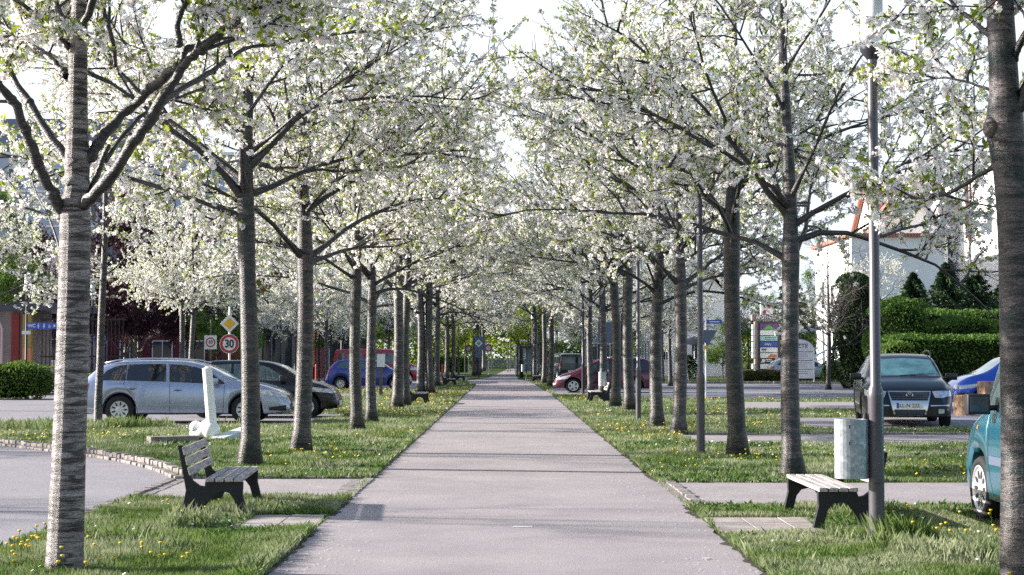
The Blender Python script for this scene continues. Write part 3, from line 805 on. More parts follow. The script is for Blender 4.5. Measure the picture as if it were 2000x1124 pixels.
def mpv(loc, rz, label, pm):
    L = 4.45
    t = [(0, 0.7), (0.03, 1.0), (0.12, 1.40), (0.3, 1.58), (0.8, 1.66), (1.7, 1.675), (2.3, 1.61), (2.8, 1.42), (3.5, 1.06), (3.75, 0.97), (4.15, 0.84), (4.36, 0.68), (L, 0.48)]
    c = Car('people_carrier', L, 1.8, t, [(0, 0.6), (0.15, 0.98), (1, 0.99), (2.6, 0.95), (3.3, 0.91), (3.9, 0.80), (L, 0.45)], [0.85, 3.60], 0.33, pm, loc, rz, label)
    c.side('side_window', [(0.26, 1.05), (1.05, 1.03)], [(0.32, 1.42), (0.6, 1.52), (1.05, 1.545)], c.glass)
    c.side('side_window', [(1.12, 1.03), (1.95, 1.01)], [(1.12, 1.545), (1.6, 1.55), (1.95, 1.52)], c.glass)
    c.side('side_window', [(2.03, 1.01), (3.05, 0.97)], [(2.02, 1.51), (2.3, 1.47), (2.65, 1.34), (3.05, 1.10)], M['tealglass'])
    c.end_patch('windscreen', [(-0.66, 1.07), (0, 1.09), (0.66, 1.07)], [(-0.56, 1.50), (0, 1.54), (0.56, 1.50)], M['screen'], 1, False, 14, 8)
    c.seam([(1.08, 0.98), (1.1, 0.7), (1.24, 0.3)]); c.seam([(2.0, 0.98), (2.0, 0.3)]); c.seam([(3.1, 0.93), (3.08, 0.6), (3.0, 0.3)])
    c.side('headlamp', [(3.86, 0.66), (4.36, 0.60)], [(3.70, 0.84), (4.30, 0.72)], M['lamp'])
    c.end_patch('headlamp', [(0.40, 0.60), (0.72, 0.62)], [(0.42, 0.74), (0.68, 0.78)], M['lamp'], 1)
    c.end_patch('grille', [(-0.35, 0.34), (0.35, 0.34)], [(-0.35, 0.56), (0.35, 0.56)], M['blackplastic'], 1, False)
    c.end_patch('fog_lamp', [(0.5, 0.36), (0.64, 0.36)], [(0.5, 0.46), (0.64, 0.46)], M['lamp'], 1)
    c.hline('door_moulding', [(1.25, 0.52), (3.0, 0.50)], 0.04, M['blackplastic'])
    c.handle(1.25, 0.86, mat=pm); c.handle(2.2, 0.84, mat=pm); c.mirror(2.95, 1.0, pm); c.wheel_set('spokes', 5, 0.70)
    c.rails(0.4, 2.0, 0.62, pchip([(0.4, 1.60), (0.7, 1.69), (1.2, 1.71), (1.8, 1.70), (2.0, 1.66)]), M['chrome'])
    c.plate(1, 0.40); return c
# black estate seen from the front
def black_estate(loc, rz, label):
    L = 4.77; pm = paint('black_blue_paint', (0.004, 0.005, 0.009), 0.0, 0.25, .12)
    t = [(0, 0.68), (0.05, 0.95), (0.2, 1.12), (0.5, 1.36), (0.8, 1.45), (1.7, 1.485), (2.4, 1.46), (2.8, 1.37), (3.05, 1.25), (3.55, 1.01), (3.75, 0.985), (4.1, 0.93), (4.42, 0.83), (4.62, 0.73), (4.72, 0.60), (L, 0.44)]
    c = Car('estate_car', L, 1.82, t, [(0, 0.6), (0.2, 0.96), (1.6, 0.95), (3.2, 0.89), (3.9, 0.84), (4.4, 0.74), (L, 0.40)], [0.95, 3.72], 0.325, pm, loc, rz, label, wfront=0.80, tumble=0.70)
    c.side('side_window', [(0.45, 0.99), (1.1, 0.985)], [(0.6, 1.2), (0.85, 1.33), (1.1, 1.36)], c.glass)
    c.side('side_window', [(1.15, 0.985), (2.05, 0.965)], [(1.15, 1.365), (1.6, 1.38), (2.02, 1.375)], c.glass)
    c.side('side_window', [(2.13, 0.965), (3.3, 0.92)], [(2.1, 1.375), (2.5, 1.35), (2.8, 1.26), (3.3, 1.0)], c.glass)
    c.end_patch('windscreen', [(-0.70, 1.005), (-0.4, 1.02), (0, 1.025), (0.4, 1.02), (0.70, 1.005)], [(-0.56, 1.355), (0, 1.385), (0.56, 1.355)], M['screen'], 1, False, 20, 10, 0.005)
    c.end_patch('windscreen_surround', [(-0.75, 0.985), (0, 1.0), (0.75, 0.985)], [(-0.60, 1.375), (0, 1.405), (0.60, 1.375)], M['blackplastic'], 1, False, 20, 10, 0.002)
    # headlamps, chrome grille in the shape of a V, bumper
    c.end_patch('headlamp', [(0.49, 0.60), (0.62, 0.595), (0.76, 0.63)], [(0.44, 0.725), (0.62, 0.735), (0.74, 0.735)], M['lamp'], 1, True, 10, 6)
    c.side('headlamp', [(4.30, 0.64), (4.66, 0.62)], [(4.18, 0.76), (4.60, 0.72)], M['lamp'])
    c.end_patch('grille', [(-0.30, 0.21), (0.30, 0.21)], [(-0.42, 0.73), (0.42, 0.73)], M['chrome'], 1, False, 12, 8, 0.006)
    c.end_patch('upper_grille', [(-0.345, 0.545), (0.345, 0.545)], [(-0.395, 0.705), (0.395, 0.705)], M['blackplastic'], 1, False, 12, 4, 0.010)
    c.end_patch('lower_grille', [(-0.27, 0.23), (0.27, 0.23)], [(-0.30, 0.37), (0.30, 0.37)], M['blackplastic'], 1, False, 12, 4, 0.010)
    for zz in (0.26, 0.30, 0.34, 0.58, 0.62, 0.665):
        w = 0.26 if zz < 0.5 else 0.35
        c.end_patch('grille_slat', [(-w, zz-0.005), (w, zz-0.005)], [(-w, zz+0.005), (w, zz+0.005)], M['signback'], 1, False, 10, 1, 0.014)
    c.end_patch('air_intake', [(0.42, 0.25), (0.74, 0.27)], [(0.42, 0.40), (0.76, 0.42)], M['blackplastic'], 1, True, 8, 4)
    c.end_patch('fog_lamp', [(0.55, 0.29), (0.66, 0.30)], [(0.55, 0.38), (0.66, 0.38)], M['lamp'], 1, True, 5, 4, 0.010)
    c.end_patch('bumper_trim', [(0.40, 0.435), (0.76, 0.44)], [(0.40, 0.455), (0.76, 0.46)], M['chrome'], 1, True, 8, 1, 0.008)
    # round emblem: ring with a V over a W
    h, n, _, _ = c.bvh.ray_cast(Vector((5, 0, 0.645)), Vector((-1, 0, 0)))
    e = MB(); x = h.x+0.018
    k = 28; rr = 0.062
    e.tube([(x, rr*math.cos(2*math.pi*i/k), 0.645+rr*math.sin(2*math.pi*i/k)) for i in range(k+1)], [0.007]*(k+1), 6, False)
    def st(a, b): e.bar((x, a[0], 0.645+a[1]), (x, b[0], 0.645+b[1]), 0.010, 0.010, (1, 0, 0))
    st((-0.026, 0.055), (0, 0.004)); st((0, 0.004), (0.026, 0.055))
    st((-0.054, 0.022), (-0.024, -0.054)); st((-0.024, -0.054), (0, -0.008)); st((0, -0.008), (0.024, -0.054)); st((0.024, -0.054), (0.054, 0.022))
    e.build('emblem', M['chrome'], c.root)
    pl = c.plate(1, 0.445, 'LL-N 222')
    c.seam([(1.1, 0.95), (1.12, 0.75), (1.32, 0.3)]); c.seam([(2.1, 0.94), (2.1, 0.27)]); c.seam([(3.28, 0.89), (3.22, 0.27)])
    c.handle(1.3, 0.83, mat=pm); c.handle(2.3, 0.81, mat=pm); c.mirror(3.1, 0.97, pm, size=(0.08, 0.12, 0.075), out=0.15)
    c.wheel_set('spokes', 5, 0.74)
    c.rails(0.6, 2.7, 0.60, pchip([(0.6, 1.40), (0.8, 1.50), (1.7, 1.545), (2.5, 1.50), (2.7, 1.40)]), M['blackplastic'], 0.017)
    for sg in (-1, 1):   # wipers
        h1, _, _, _ = c.bvh.ray_cast(Vector((5, sg*0.1, 1.02)), Vector((-1, 0, 0))); h2, _, _, _ = c.bvh.ray_cast(Vector((5, sg*0.1+0.5, 1.06)), Vector((-1, 0, 0)))
        if h1 and h2: MB().tube([h1+Vector((0.02, 0, 0.01)), h2+Vector((0.02, 0, 0.01))], [0.007, 0.005], 5).build('wiper', M['blackplastic'], c.root)
    c.hline('door_moulding', [(1.3, 0.46), (3.2, 0.44)], 0.03, M['chrome']); return c
def teal_van(loc, rz, label):
    L = 4.0; pm = paint('teal_paint', (0.016, 0.13, 0.20), 0.45, 0.28)
    t = [(0, 0.7), (0.03, 1.2), (0.08, 1.6), (0.2, 1.78), (0.7, 1.82), (1.6, 1.83), (2.3, 1.80), (2.6, 1.70), (3.15, 1.14), (3.3, 1.06), (3.65, 0.94), (3.85, 0.80), (3.95, 0.62), (L, 0.45)]
    c = Car('small_van', L, 1.66, t, [(0, 0.6), (0.15, 1.0), (1, 1.03), (2.6, 1.0), (3.1, 0.96), (3.5, 0.86), (L, 0.45)], [0.75, 3.22], 0.295, pm, loc, rz, label, 'van', tumble=0.84, glassm=M['tealglass'], wrear=0.93)
    c.side('side_window', [(0.9, 1.06), (1.6, 1.06)], [(0.9, 1.58), (1.6, 1.6)], c.glass)
    c.side('side_window', [(1.72, 1.06), (2.92, 1.02)], [(1.72, 1.6), (2.38, 1.58), (2.9, 1.12)], c.glass)
    c.end_patch('windscreen', [(-0.64, 1.13), (0.64, 1.13)], [(-0.56, 1.66), (0.56, 1.66)], M['screen'], 1, False, 12, 8)
    c.end_patch('rear_window', [(-0.6, 1.08), (0.6, 1.08)], [(-0.58, 1.6), (0.58, 1.6)], c.glass, -1, False, 12, 8)
    c.side('window_frame', [(2.60, 1.05), (3.0, 1.02)], [(2.52, 1.56), (2.9, 1.2)], M['blackplastic'], off=0.003)
    c.seam([(2.80, 1.0), (2.80, 0.6), (2.72, 0.3)]); c.seam([(1.65, 1.6), (1.65, 0.28)])
    c.hline('door_moulding', [(1.2, 0.60), (2.74, 0.585)], 0.075, M['signback'], off=0.012)
    c.hline('side_indicator', [(3.10, 0.86), (3.13, 0.86)], 0.035, M['amber'])
    c.side('headlamp', [(3.55, 0.72), (3.88, 0.68)], [(3.5, 0.88), (3.82, 0.82)], M['lamp'])
    c.side('tail_lamp', [(0.05, 0.9), (0.12, 0.9)], [(0.06, 1.5), (0.12, 1.5)], M['tail'])
    c.handle(1.9, 0.86, mat=M['blackplastic'])
    c.mirror(2.72, 1.05, M['blackplastic'], size=(0.07, 0.105, 0.10), out=0.17)
    c.wheel_set('slots', 10, 0.73, steer=R(0)); return c
# ------------------------------------------------------------------ camera, light, sky
sc = bpy.context.scene
cam = bpy.data.cameras.new('camera'); co = bpy.data.objects.new('camera', cam); C.objects.link(co)
co.location = (0, 0, HC); co.rotation_euler = CAMROT
cam.sensor_width = 36; cam.lens = 36*F/2000; cam.clip_end = 3000; cam.clip_start = 0.1
sc.camera = co
w = bpy.data.worlds.new('World'); sc.world = w; w.use_nodes = True
nt = w.node_tree; bg = nt.nodes['Background']
sky = nt.nodes.new('ShaderNodeTexSky'); sky.sky_type = 'NISHITA'; sky.sun_disc = False
SUNEL, SUNAZ = 19.0, -80.0
sky.sun_elevation = R(SUNEL); sky.sun_rotation = R(SUNAZ); sky.air_density = 1.0; sky.dust_density = 1.6; sky.ozone_density = 1.5
nt.links.new(sky.outputs[0], bg.inputs['Color']); bg.inputs['Strength'].default_value = 0.11
# bright milky veil low in the sky, thinning upwards
tcw = nt.nodes.new('ShaderNodeTexCoord'); sep = nt.nodes.new('ShaderNodeSeparateXYZ'); nt.links.new(tcw.outputs['Generated'], sep.inputs[0])
nz = nt.nodes.new('ShaderNodeTexNoise'); nz.inputs['Scale'].default_value = 3.2; nz.inputs['Detail'].default_value = 6; nt.links.new(tcw.outputs['Generated'], nz.inputs['Vector'])
mul = nt.nodes.new('ShaderNodeMath'); mul.operation = 'MULTIPLY_ADD'; nt.links.new(nz.outputs['Fac'], mul.inputs[0]); mul.inputs[1].default_value = -0.5; nt.links.new(sep.outputs['Z'], mul.inputs[2])
rv = ramp(nt, [(0.0, (1, 1, 1)), (0.08, (.86, .86, .86)), (0.24, (0, 0, 0))]); nt.links.new(mul.outputs[0], rv.inputs['Fac'])
ry = ramp(nt, [(0.38, (.12, .12, .12)), (0.78, (1, 1, 1))]); my = nt.nodes.new('ShaderNodeMath'); my.operation = 'MULTIPLY_ADD'; my.inputs[1].default_value = .5; my.inputs[2].default_value = .5; nt.links.new(sep.outputs['Y'], my.inputs[0]); nt.links.new(my.outputs[0], ry.inputs['Fac'])
mv = nt.nodes.new('ShaderNodeMath'); mv.operation = 'MULTIPLY'; nt.links.new(rv.outputs['Color'], mv.inputs[0]); nt.links.new(ry.outputs['Color'], mv.inputs[1])
bg2 = nt.nodes.new('ShaderNodeBackground'); bg2.inputs['Color'].default_value = (0.84, 0.91, 1.0, 1); bg2.inputs['Strength'].default_value = 0.50
mxw = nt.nodes.new('ShaderNodeMixShader'); nt.links.new(mv.outputs[0], mxw.inputs['Fac']); nt.links.new(bg.outputs[0], mxw.inputs[1]); nt.links.new(bg2.outputs[0], mxw.inputs[2])
nt.links.new(mxw.outputs[0], nt.nodes['World Output'].inputs['Surface'])
sd = Vector((math.sin(R(SUNAZ))*math.cos(R(SUNEL)), math.cos(R(SUNAZ))*math.cos(R(SUNEL)), math.sin(R(SUNEL))))
sl = bpy.data.lights.new('sun', 'SUN'); sl.energy = 5.0; sl.angle = R(0.55); sl.color = (1.0, 0.93, 0.86)
so = bpy.data.objects.new('sun', sl); C.objects.link(so); so.rotation_euler = sd.to_track_quat('Z', 'Y').to_euler(); so.location = (-20, 5, 20)
sc.view_settings.view_transform = 'Standard'; sc.view_settings.look = 'None'; sc.view_settings.gamma = 1
sc.view_settings.exposure = 1.36
sc.cycles.max_bounces = 6; sc.cycles.diffuse_bounces = 3; sc.cycles.glossy_bounces = 3; sc.cycles.transmission_bounces = 4
sc.cycles.transparent_max_bounces = 4; sc.cycles.use_denoising = False; sc.cycles.sample_clamp_indirect = 6

# ------------------------------------------------------------------ ground and paved areas (world metres)
def sheet(name, poly, z, mat, jitter=0.0, seed=1, kind='structure'):
    rr = random.Random(seed); pts = []
    for i, p in enumerate(poly):
        q = poly[(i+1) % len(poly)]; L = math.dist(p, q)
        n = 1 if jitter == 0 else max(1, min(260, int(L/0.22)))
        for k in range(n):
            t = k/n; x = p[0]+(q[0]-p[0])*t; y = p[1]+(q[1]-p[1])*t
            if jitter and k: 
                nx, ny = (q[1]-p[1])/L, -(q[0]-p[0])/L; a = rr.gauss(0, jitter); x += nx*a; y += ny*a
            pts.append((x, y, z))
    mb = MB(); mb.add(pts, [tuple(range(len(pts)))])
    o = mb.build(name, mat); o['kind'] = kind; return o
mb = MB(); mb.add([(-900, -60, 0), (900, -60, 0), (900, 1800, 0), (-900, 1800, 0)], [(0, 1, 2, 3)])
tag(mb.build('ground', M['ground']), kind='structure')
def edge(xs):   # slight wander of the path edges
    return xs
PATH_L, PATH_R = -1.66, 1.79
PATH = [(PATH_L, -4), (PATH_R, -4), (PATH_R, 62), (1.62, 72), (1.45, 90), (1.3, 97), (0.75, 104), (0.75, 150), (1.3, 200), (0.2, 200), (-0.6, 150), (-1.3, 112), (-2.5, 100), (-2.3, 92), (PATH_L, 84)]
SERVICE = [(-3.92, -5), (-3.92, 15.0), (-3.98, 18.6), (-4.02, 19.4), (-4.5, 20.9), (-5.25, 22.5), (-6.7, 24.7), (-8.75, 27.2), (-10.2, 29.6), (-10.9, 32.5), (-11, 46), (-11, 130), (-17, 130), (-17, 60), (-17, 46), (-40, 44), (-40, -5)]
BAYS_L = [(-10.99, 34.6), (-4.75, 34.6), (-4.45, 37.2), (-4.1, 38.0), (-4.1, 41.3), (-10.99, 41.3)]
STRIP_L = [(-4.0, 16.9), (PATH_L-0.01, 16.9), (PATH_L-0.01, 19.5), (-4.05, 19.5)]
BAY2_L = [(-10.99, 58.0), (-6.0, 58.0), (-5.4, 64.5), (-10.99, 64.5)]
BAY3_L = [(-10.99, 70.6), (-4.1, 70.6), (-4.1, 97), (-10.99, 97)]
CROSS = [(-10.99, 98.5), (-2.6, 98.5), (-2.6, 112), (-10.99, 112)]
PLAZA_L = [(-60, 46.01), (-17.01, 46.01), (-17.01, 100), (-60, 100)]
S1 = [(PATH_R+0.01, 16.0), (30, 16.0), (30, 18.9), (PATH_R+0.01, 18.9)]
S2 = [(3.3, 27.3), (30, 27.3), (30, 30.5), (3.3, 30.5)]
BAYP = [(6.4, 32.9), (40, 32.9), (40, 45), (11.5, 45), (10.5, 39), (6.4, 39)]
S3 = [(3.4, 39.3), (6.38, 39.3), (6.38, 41.0), (3.4, 41.0)]
S4 = [(6.2, 45.02), (60, 45.02), (60, 52.5), (7.5, 52.5)]
STREET = [(3.0, 57.0), (9.0, 55.5), (90, 53.5), (90, 84), (30, 86), (8, 88.5), (3.0, 90)]
MPVBAY = [(1.9, 61.5), (2.98, 61.5), (2.98, 75), (1.95, 75)]
FARPAVE = [(8, 88.7), (30, 86.2), (90, 84.2), (90, 89), (30, 90), (8, 92.5)]
FARSTREET = [(-60, 125), (-0.9, 122), (-0.95, 128.0), (-60, 131)]
tag(sheet('path', PATH, 0.010, M['path'], 0.012, 3), kind='structure')
sheet('service_road', SERVICE, 0.005, M['road'], 0.0)
sheet('parking_bay', BAYS_L, 0.006, M['road']); sheet('cross_path', STRIP_L, 0.007, M['paving'], 0.02, 5)
sheet('parking_bay', BAY2_L, 0.006, M['road']); sheet('parking_bay', BAY3_L, 0.006, M['road']); sheet('road_crossing', CROSS, 0.006, M['paving'])
sheet('plaza', PLAZA_L, 0.006, M['paving'])
sheet('cross_path', S1, 0.007, M['paving'], 0.02, 6); sheet('cross_path', S2, 0.007, M['paving'], 0.02, 7)
sheet('parking_bay', BAYP, 0.006, M['road']); sheet('cross_path', S3, 0.007, M['paving'], 0.02); sheet('cross_path', S4, 0.007, M['paving'], 0.02)
sheet('street', STREET, 0.005, M['street']); sheet('parking_bay', MPVBAY, 0.006, M['road']); sheet('pavement', FARPAVE, 0.009, M['paving']); sheet('street', FARSTREET, 0.006, M['street'])
# slabs under the two benches
def slabs(name, x0, x1, y0, y1, nx, ny):
    mb = MB(); rr = random.Random(int(abs(x0*100)))
    for i in range(nx):
        for j in range(ny):
            dx, dy = (x1-x0)/nx, (y1-y0)/ny
            mb.box((x0+dx*(i+.5), y0+dy*(j+.5), 0.004+rr.uniform(0, .006)), (dx-0.012, dy-0.012, 0.03))
    tag(mb.build(name, M['slab'], bevel=0.003), kind='structure')
BSL = (-3.35, PATH_L-0.02, 13.75, 14.95); BSR = (PATH_R+0.02, 3.5, 13.3, 14.7)
slabs('paving_slabs', *BSL, 5, 3); slabs('paving_slabs', *BSR, 5, 3)
# red band and pale line across the path, a worn white dash
mb = MB(); mb.box((0.05, 66.5, 0.0135), (3.4, 1.0, 0.003)); tag(mb.build('path_marking', simple('red_band', (0.44, 0.27, 0.29), 0.85, var=0.1)), kind='structure')
mb = MB(); mb.box((0.1, 86, 0.0135), (3.3, 1.4, 0.003)); tag(mb.build('path_marking', simple('red_band_far', (0.42, 0.28, 0.30), 0.85, var=0.1)), kind='structure')
mb = MB(); mb.box((0.14, 13.98, 0.0135), (0.17, 0.05, 0.003)); tag(mb.build('path_marking', M['white']), kind='structure')
# white edge lines and worn centre line of the street on the right
mb = MB()
for y in (60.5, 66.0, 84.5): mb.bar((7, y+0.3, 0.0075), (70, y-1.2, 0.0075), 0.28, 0.003)
tag(mb.build('street_marking', M['white']), kind='structure')
# kerb stones: a curved row of small granite setts, a low kerb along strips
def setts(name, line, w=0.16, h=0.10, ln=0.17, rows=2, seed=2):
    mb = MB(); rr = random.Random(seed); pts = [Vector((x, y, 0)) for x, y in line]
    for row in range(rows):
        acc = rr.uniform(0, .1)
        for a, b in zip(pts, pts[1:]):
            L = (b-a).length; d = (b-a)/L; nrm = Vector((d.y, -d.x, 0)); s = 0
            while s < L-ln*0.5:
                l = ln*rr.uniform(0.8, 1.15); c = a+d*(s+l/2)+nrm*((row-(rows-1)/2)*w+rr.gauss(0, .008))
                hh = (h if row == 0 else h*0.45)*rr.uniform(0.85, 1.15)
                mb.box((c.x, c.y, hh/2), (l-0.012, w-0.012, hh), math.atan2(d.y, d.x)+rr.gauss(0, .05)); s += l
    return tag(mb.build(name, M['stone'], bevel=0.012), kind='structure')
curve = [(-3.96, 19.55)]+[(x, y) for x, y in SERVICE[4:10]]
def dens(line, it=2):
    for _ in range(it):
        o = [line[0]]
        for a, b in zip(line, line[1:]): o += [(a[0]*.75+b[0]*.25, a[1]*.75+b[1]*.25), (a[0]*.25+b[0]*.75, a[1]*.25+b[1]*.75)]
        line = o+[line[-1]]
    return line
setts('kerb', dens(curve)[::-1], 0.12, 0.10, 0.14, 2)
setts('kerb', [(-3.95, 15.2), (-3.98, 18.6), (-4.0, 19.4)], 0.12, 0.03, 0.16, 2, 4)
setts('kerb', [(-4.0, 19.58), (PATH_L-0.05, 19.58)], 0.10, 0.035, 0.25, 1, 5)
setts('kerb', [(PATH_L-0.10, 19.5), (PATH_L-0.10, 16.9)], 0.14, 0.022, 0.18, 2, 6)
setts('kerb', [(PATH_R+0.10, 19.0), (PATH_R+0.10, 16.0)], 0.12, 0.022, 0.18, 2, 7)
setts('kerb', [(3.35, 30.58), (14, 30.58)], 0.10, 0.04, 0.5, 1, 8)
setts('kerb', [(8, 88.6), (30, 86.1), (60, 85.2)], 0.14, 0.12, 0.9, 1, 9)
setts('kerb', [(3.1, 56.9), (9.0, 55.4), (40, 54.5)], 0.14, 0.08, 0.9, 1, 10)
# dark soil lip along the path
def lip(x, y0, y1, sgn, seed):
    rr = random.Random(seed); mb = MB(); n = int((y1-y0)/0.12); vs = []
    for i in range(n+1):
        y = y0+(y1-y0)*i/n
        vs += [(x+sgn*0.14, y, 0.004), (x-sgn*(0.02+abs(rr.gauss(0, 0.028))), y, 0.0155)]
    mb.add(vs, [(2*i, 2*i+1, 2*i+3, 2*i+2) for i in range(n)]); tag(mb.build('soil_edge', M['soil']), kind='structure')
for a, b in ((7, 13.75), (14.95, 16.9), (19.6, 84)): lip(PATH_L, a, b, -1, int(a))
for a, b in ((7, 13.3), (14.7, 16.0), (19.0, 62)): lip(PATH_R, a, b, 1, int(a)+50)

# ------------------------------------------------------------------ grass
PAVED = [PATH, SERVICE, BAYS_L, STRIP_L, BAY2_L, BAY3_L, CROSS, PLAZA_L, S1, S2, BAYP, S3, S4, STREET, FARPAVE, FARSTREET, MPVBAY,
         [(BSL[0]+1.0, BSL[2]+.1), (BSL[1], BSL[2]+.1), (BSL[1], BSL[3]), (BSL[0]+1.0, BSL[3])], [(BSR[0], BSR[2]+.1), (BSR[1]-.8, BSR[2]+.1), (BSR[1]-.8, BSR[3]), (BSR[0], BSR[3])]]
def inside(x, y, poly):
    res = np.zeros(len(x), bool); n = len(poly)
    for i in range(n):
        x1, y1 = poly[i]; x2, y2 = poly[(i+1) % n]
        if y1 == y2: continue
        c = ((y1 > y) != (y2 > y)) & (x < (x2-x1)*(y-y1)/(y2-y1)+x1)
        res ^= c
    return res
def paved(x, y, m=0.0):
    r_ = np.zeros(len(x), bool)
    for p in PAVED: r_ |= inside(x, y, p)
    return r_
rg = np.random.default_rng(11)
def vnoise(x, y, s, seed):
    """smooth value noise in [0,1]"""
    r_ = np.random.default_rng(seed).random((64, 64)); u = x*s; v = y*s
    i = np.floor(u).astype(int); j = np.floor(v).astype(int); fu = u-i; fv = v-j; fu = fu*fu*(3-2*fu); fv = fv*fv*(3-2*fv)
    g = lambda a, b: r_[a % 64, b % 64]
    return (g(i, j)*(1-fu)+g(i+1, j)*fu)*(1-fv)+(g(i, j+1)*(1-fu)+g(i+1, j+1)*fu)*fv
def scatter(y0, y1, density, xlim=None):
    xm = 0.345*y1+1.2
    x0, x1 = (-xm, xm) if xlim is None else xlim
    n = int((x1-x0)*(y1-y0)*density)
    x = rg.uniform(x0, x1, n); y = rg.uniform(y0, y1, n)
    k = (np.abs(x) < 0.345*y+1.2) & ~paved(x, y)
    return x[k], y[k]
GX = []; 
def blades(x, y, hmin, hmax, wd, lean=0.5):
    n = len(x)
    cl = vnoise(x, y, 1.7, 3)*0.6+vnoise(x, y, 5.0, 4)*0.4
    h = (hmin+(hmax-hmin)*rg.random(n))*(0.45+1.1*cl)
    az = rg.uniform(0, 2*np.pi, n); la = rg.uniform(0.1, lean, n)*h
    face = az+np.pi/2+rg.normal(0, .5, n)
    dx, dy = np.cos(face)*wd*0.5, np.sin(face)*wd*0.5
    tx, ty = x+np.cos(az)*la, y+np.sin(az)*la
    z0 = np.full(n, -0.005)
    mx, my = x+np.cos(az)*la*0.35, y+np.sin(az)*la*0.35
    v = np.stack([np.stack([x-dx, y-dy, z0], 1), np.stack([x+dx, y+dy, z0], 1), np.stack([mx+dx*.8, my+dy*.8, h*0.6], 1), np.stack([tx, ty, h], 1)], 1)
    GX.append(v.reshape(-1, 3))
for (a, b, dn, h0, h1, wd) in ((9, 13, 7600, .025, .075, .0042), (13, 18, 4600, .025, .075, .0055), (18, 26, 1700, .03, .08, .009), (26, 40, 620, .03, .09, .014), (40, 62, 190, .04, .10, .024), (62, 100, 50, .05, .12, .05)):
    x, y = scatter(a, b, dn); blades(x, y, h0, h1, wd)
# taller ragged tufts round trunks, posts and bench feet and in patches
def tuft(cx, cy, r_, n, h, wd=0.007, lean=0.6):
    a = rg.uniform(0, 2*np.pi, n); q = r_*np.sqrt(rg.random(n)); x = cx+np.cos(a)*q; y = cy+np.sin(a)*q
    k = ~paved(x, y); blades(x[k], y[k], h*0.5, h, wd, lean)
for (px_, py_, r_, n, h) in ((370, 1035, .22, 260, .20), (200, 1062, .35, 300, .13), (1755, 1062, .30, 420, .26), (1700, 1062, .35, 350, .15), (1830, 1085, .5, 500, .16),
                            (1900, 1100, .4, 400, .16), (450, 830, .8, 500, .20), (230, 834, 1.2, 1500, .26), (110, 838, 1.5, 1300, .25), (480, 1010, .3, 200, .14), (1690, 1010, .35, 300, .16), (1640, 1000, .2, 120, .14)):
    g = G(px_, py_); tuft(g.x, g.y, r_, n, h)
for k in range(60):
    y = 10+28*rg.random()**1.3; x = rg.uniform(-0.34*y, 0.34*y); tuft(x, y, rg.uniform(.1, .4), int(rg.integers(40, 160)), rg.uniform(.08, .16))
# ragged fringe leaning over the path edge
for xx, sg, segs in ((PATH_L, -1, ((9, 13.75), (15, 16.9), (19.7, 84))), (PATH_R, 1, ((9, 13.3), (14.7, 16.0), (19.0, 60)))):
    for a, b in segs:
        n = int((b-a)*(260 if a < 16 else 90)); y = rg.uniform(a, b, n); x = xx+sg*np.abs(rg.normal(0.05, 0.06, n))-sg*0.01
        blades(x, y, .03, .10, .009, 0.9)
gv = np.concatenate(GX); gf = np.arange(len(gv)).reshape(-1, 4)
tag(link('grass', npmesh('grass', gv, gf, [M['blade']])), 'short spring grass covering the verges on both sides of the path', 'grass', kind='stuff')
# broad-leaved weeds (dandelion leaves, clover) in patches
wx, wy = scatter(9, 30, 130); k = (vnoise(wx, wy, 0.9, 8) > 0.5); wx, wy = wx[k], wy[k]
n = len(wx); per = 7
cx = np.repeat(wx, per); cy = np.repeat(wy, per); az = rg.uniform(0, 2*np.pi, n*per); L = rg.uniform(.03, .09, n*per)
a = np.stack([np.cos(az)*.9, np.sin(az)*.9, rg.uniform(.1, .8, n*per)], 1); b = np.stack([-np.sin(az), np.cos(az), np.zeros(n*per)], 1)
cen = np.stack([cx, cy, np.full(n*per, .01)], 1)+a*L[:, None]*.5
v = quads(cen, a, b, L*.55, L*.2); tag(link('weeds', npmesh('weeds', v, np.arange(len(v)).reshape(-1, 4), [M['weed']])), 'low broad leaved weeds spread through the verge grass', 'weeds', kind='stuff')

# dandelions: near ones stand as plants of their own, the carpet further off is one mass
def dandelion_mesh(seed, h):
    rr = random.Random(seed); root = (0, 0)
    st = MB(); lx, ly = rr.uniform(-.03, .03), rr.uniform(-.03, .03)
    st.tube([(0, 0, 0), (lx*.4, ly*.4, h*.5), (lx, ly, h)], [.003, .0025, .0025], 5, False)
    fl = MB(); fl.lathe([(0.001, h-.006), (.011, h-.002), (.021, h+.008), (.016, h+.014), (.001, h+.016)], (lx, ly, 0), n=9)
    return st, fl
DM = []
for i in range(6):
    st, fl = dandelion_mesh(i, 0.09+0.025*i)
    ms = []
    for nm, mb_, mt in (('stem', st, M['weed']), ('flower_head', fl, M['yellow'])):
        me = bpy.data.meshes.new(nm); me.from_pydata(mb_.v, [], mb_.f); me.materials.append(mt); ms.append(me)
    DM.append(ms)
rr = random.Random(5)
near = []
for (px_, py_, sx, sy, n) in ((45, 1100, .25, .3, 30), (165, 1118, .28, .25, 12), (140, 1050, .12, .1, 5), (270, 1118, .3, .2, 6), (1895, 1075, .25, 1.5, 22), (1850, 1040, .3, .8, 10),
                              (490, 930, .2, 1.0, 12), (600, 900, .6, 1.2, 26), (1390, 960, .25, .5, 8), (1420, 900, .9, 1.2, 30), (400, 1010, .3, .5, 8), (1480, 900, .3, .6, 12), (1330, 925, .3, 1.0, 10)):
    g = G(px_, py_)
    for _ in range(n): near.append((g.x+rr.gauss(0, sx), g.y+rr.gauss(0, sy)))
near = [p for p in near if not paved(np.array([p[0]]), np.array([p[1]]))[0]]
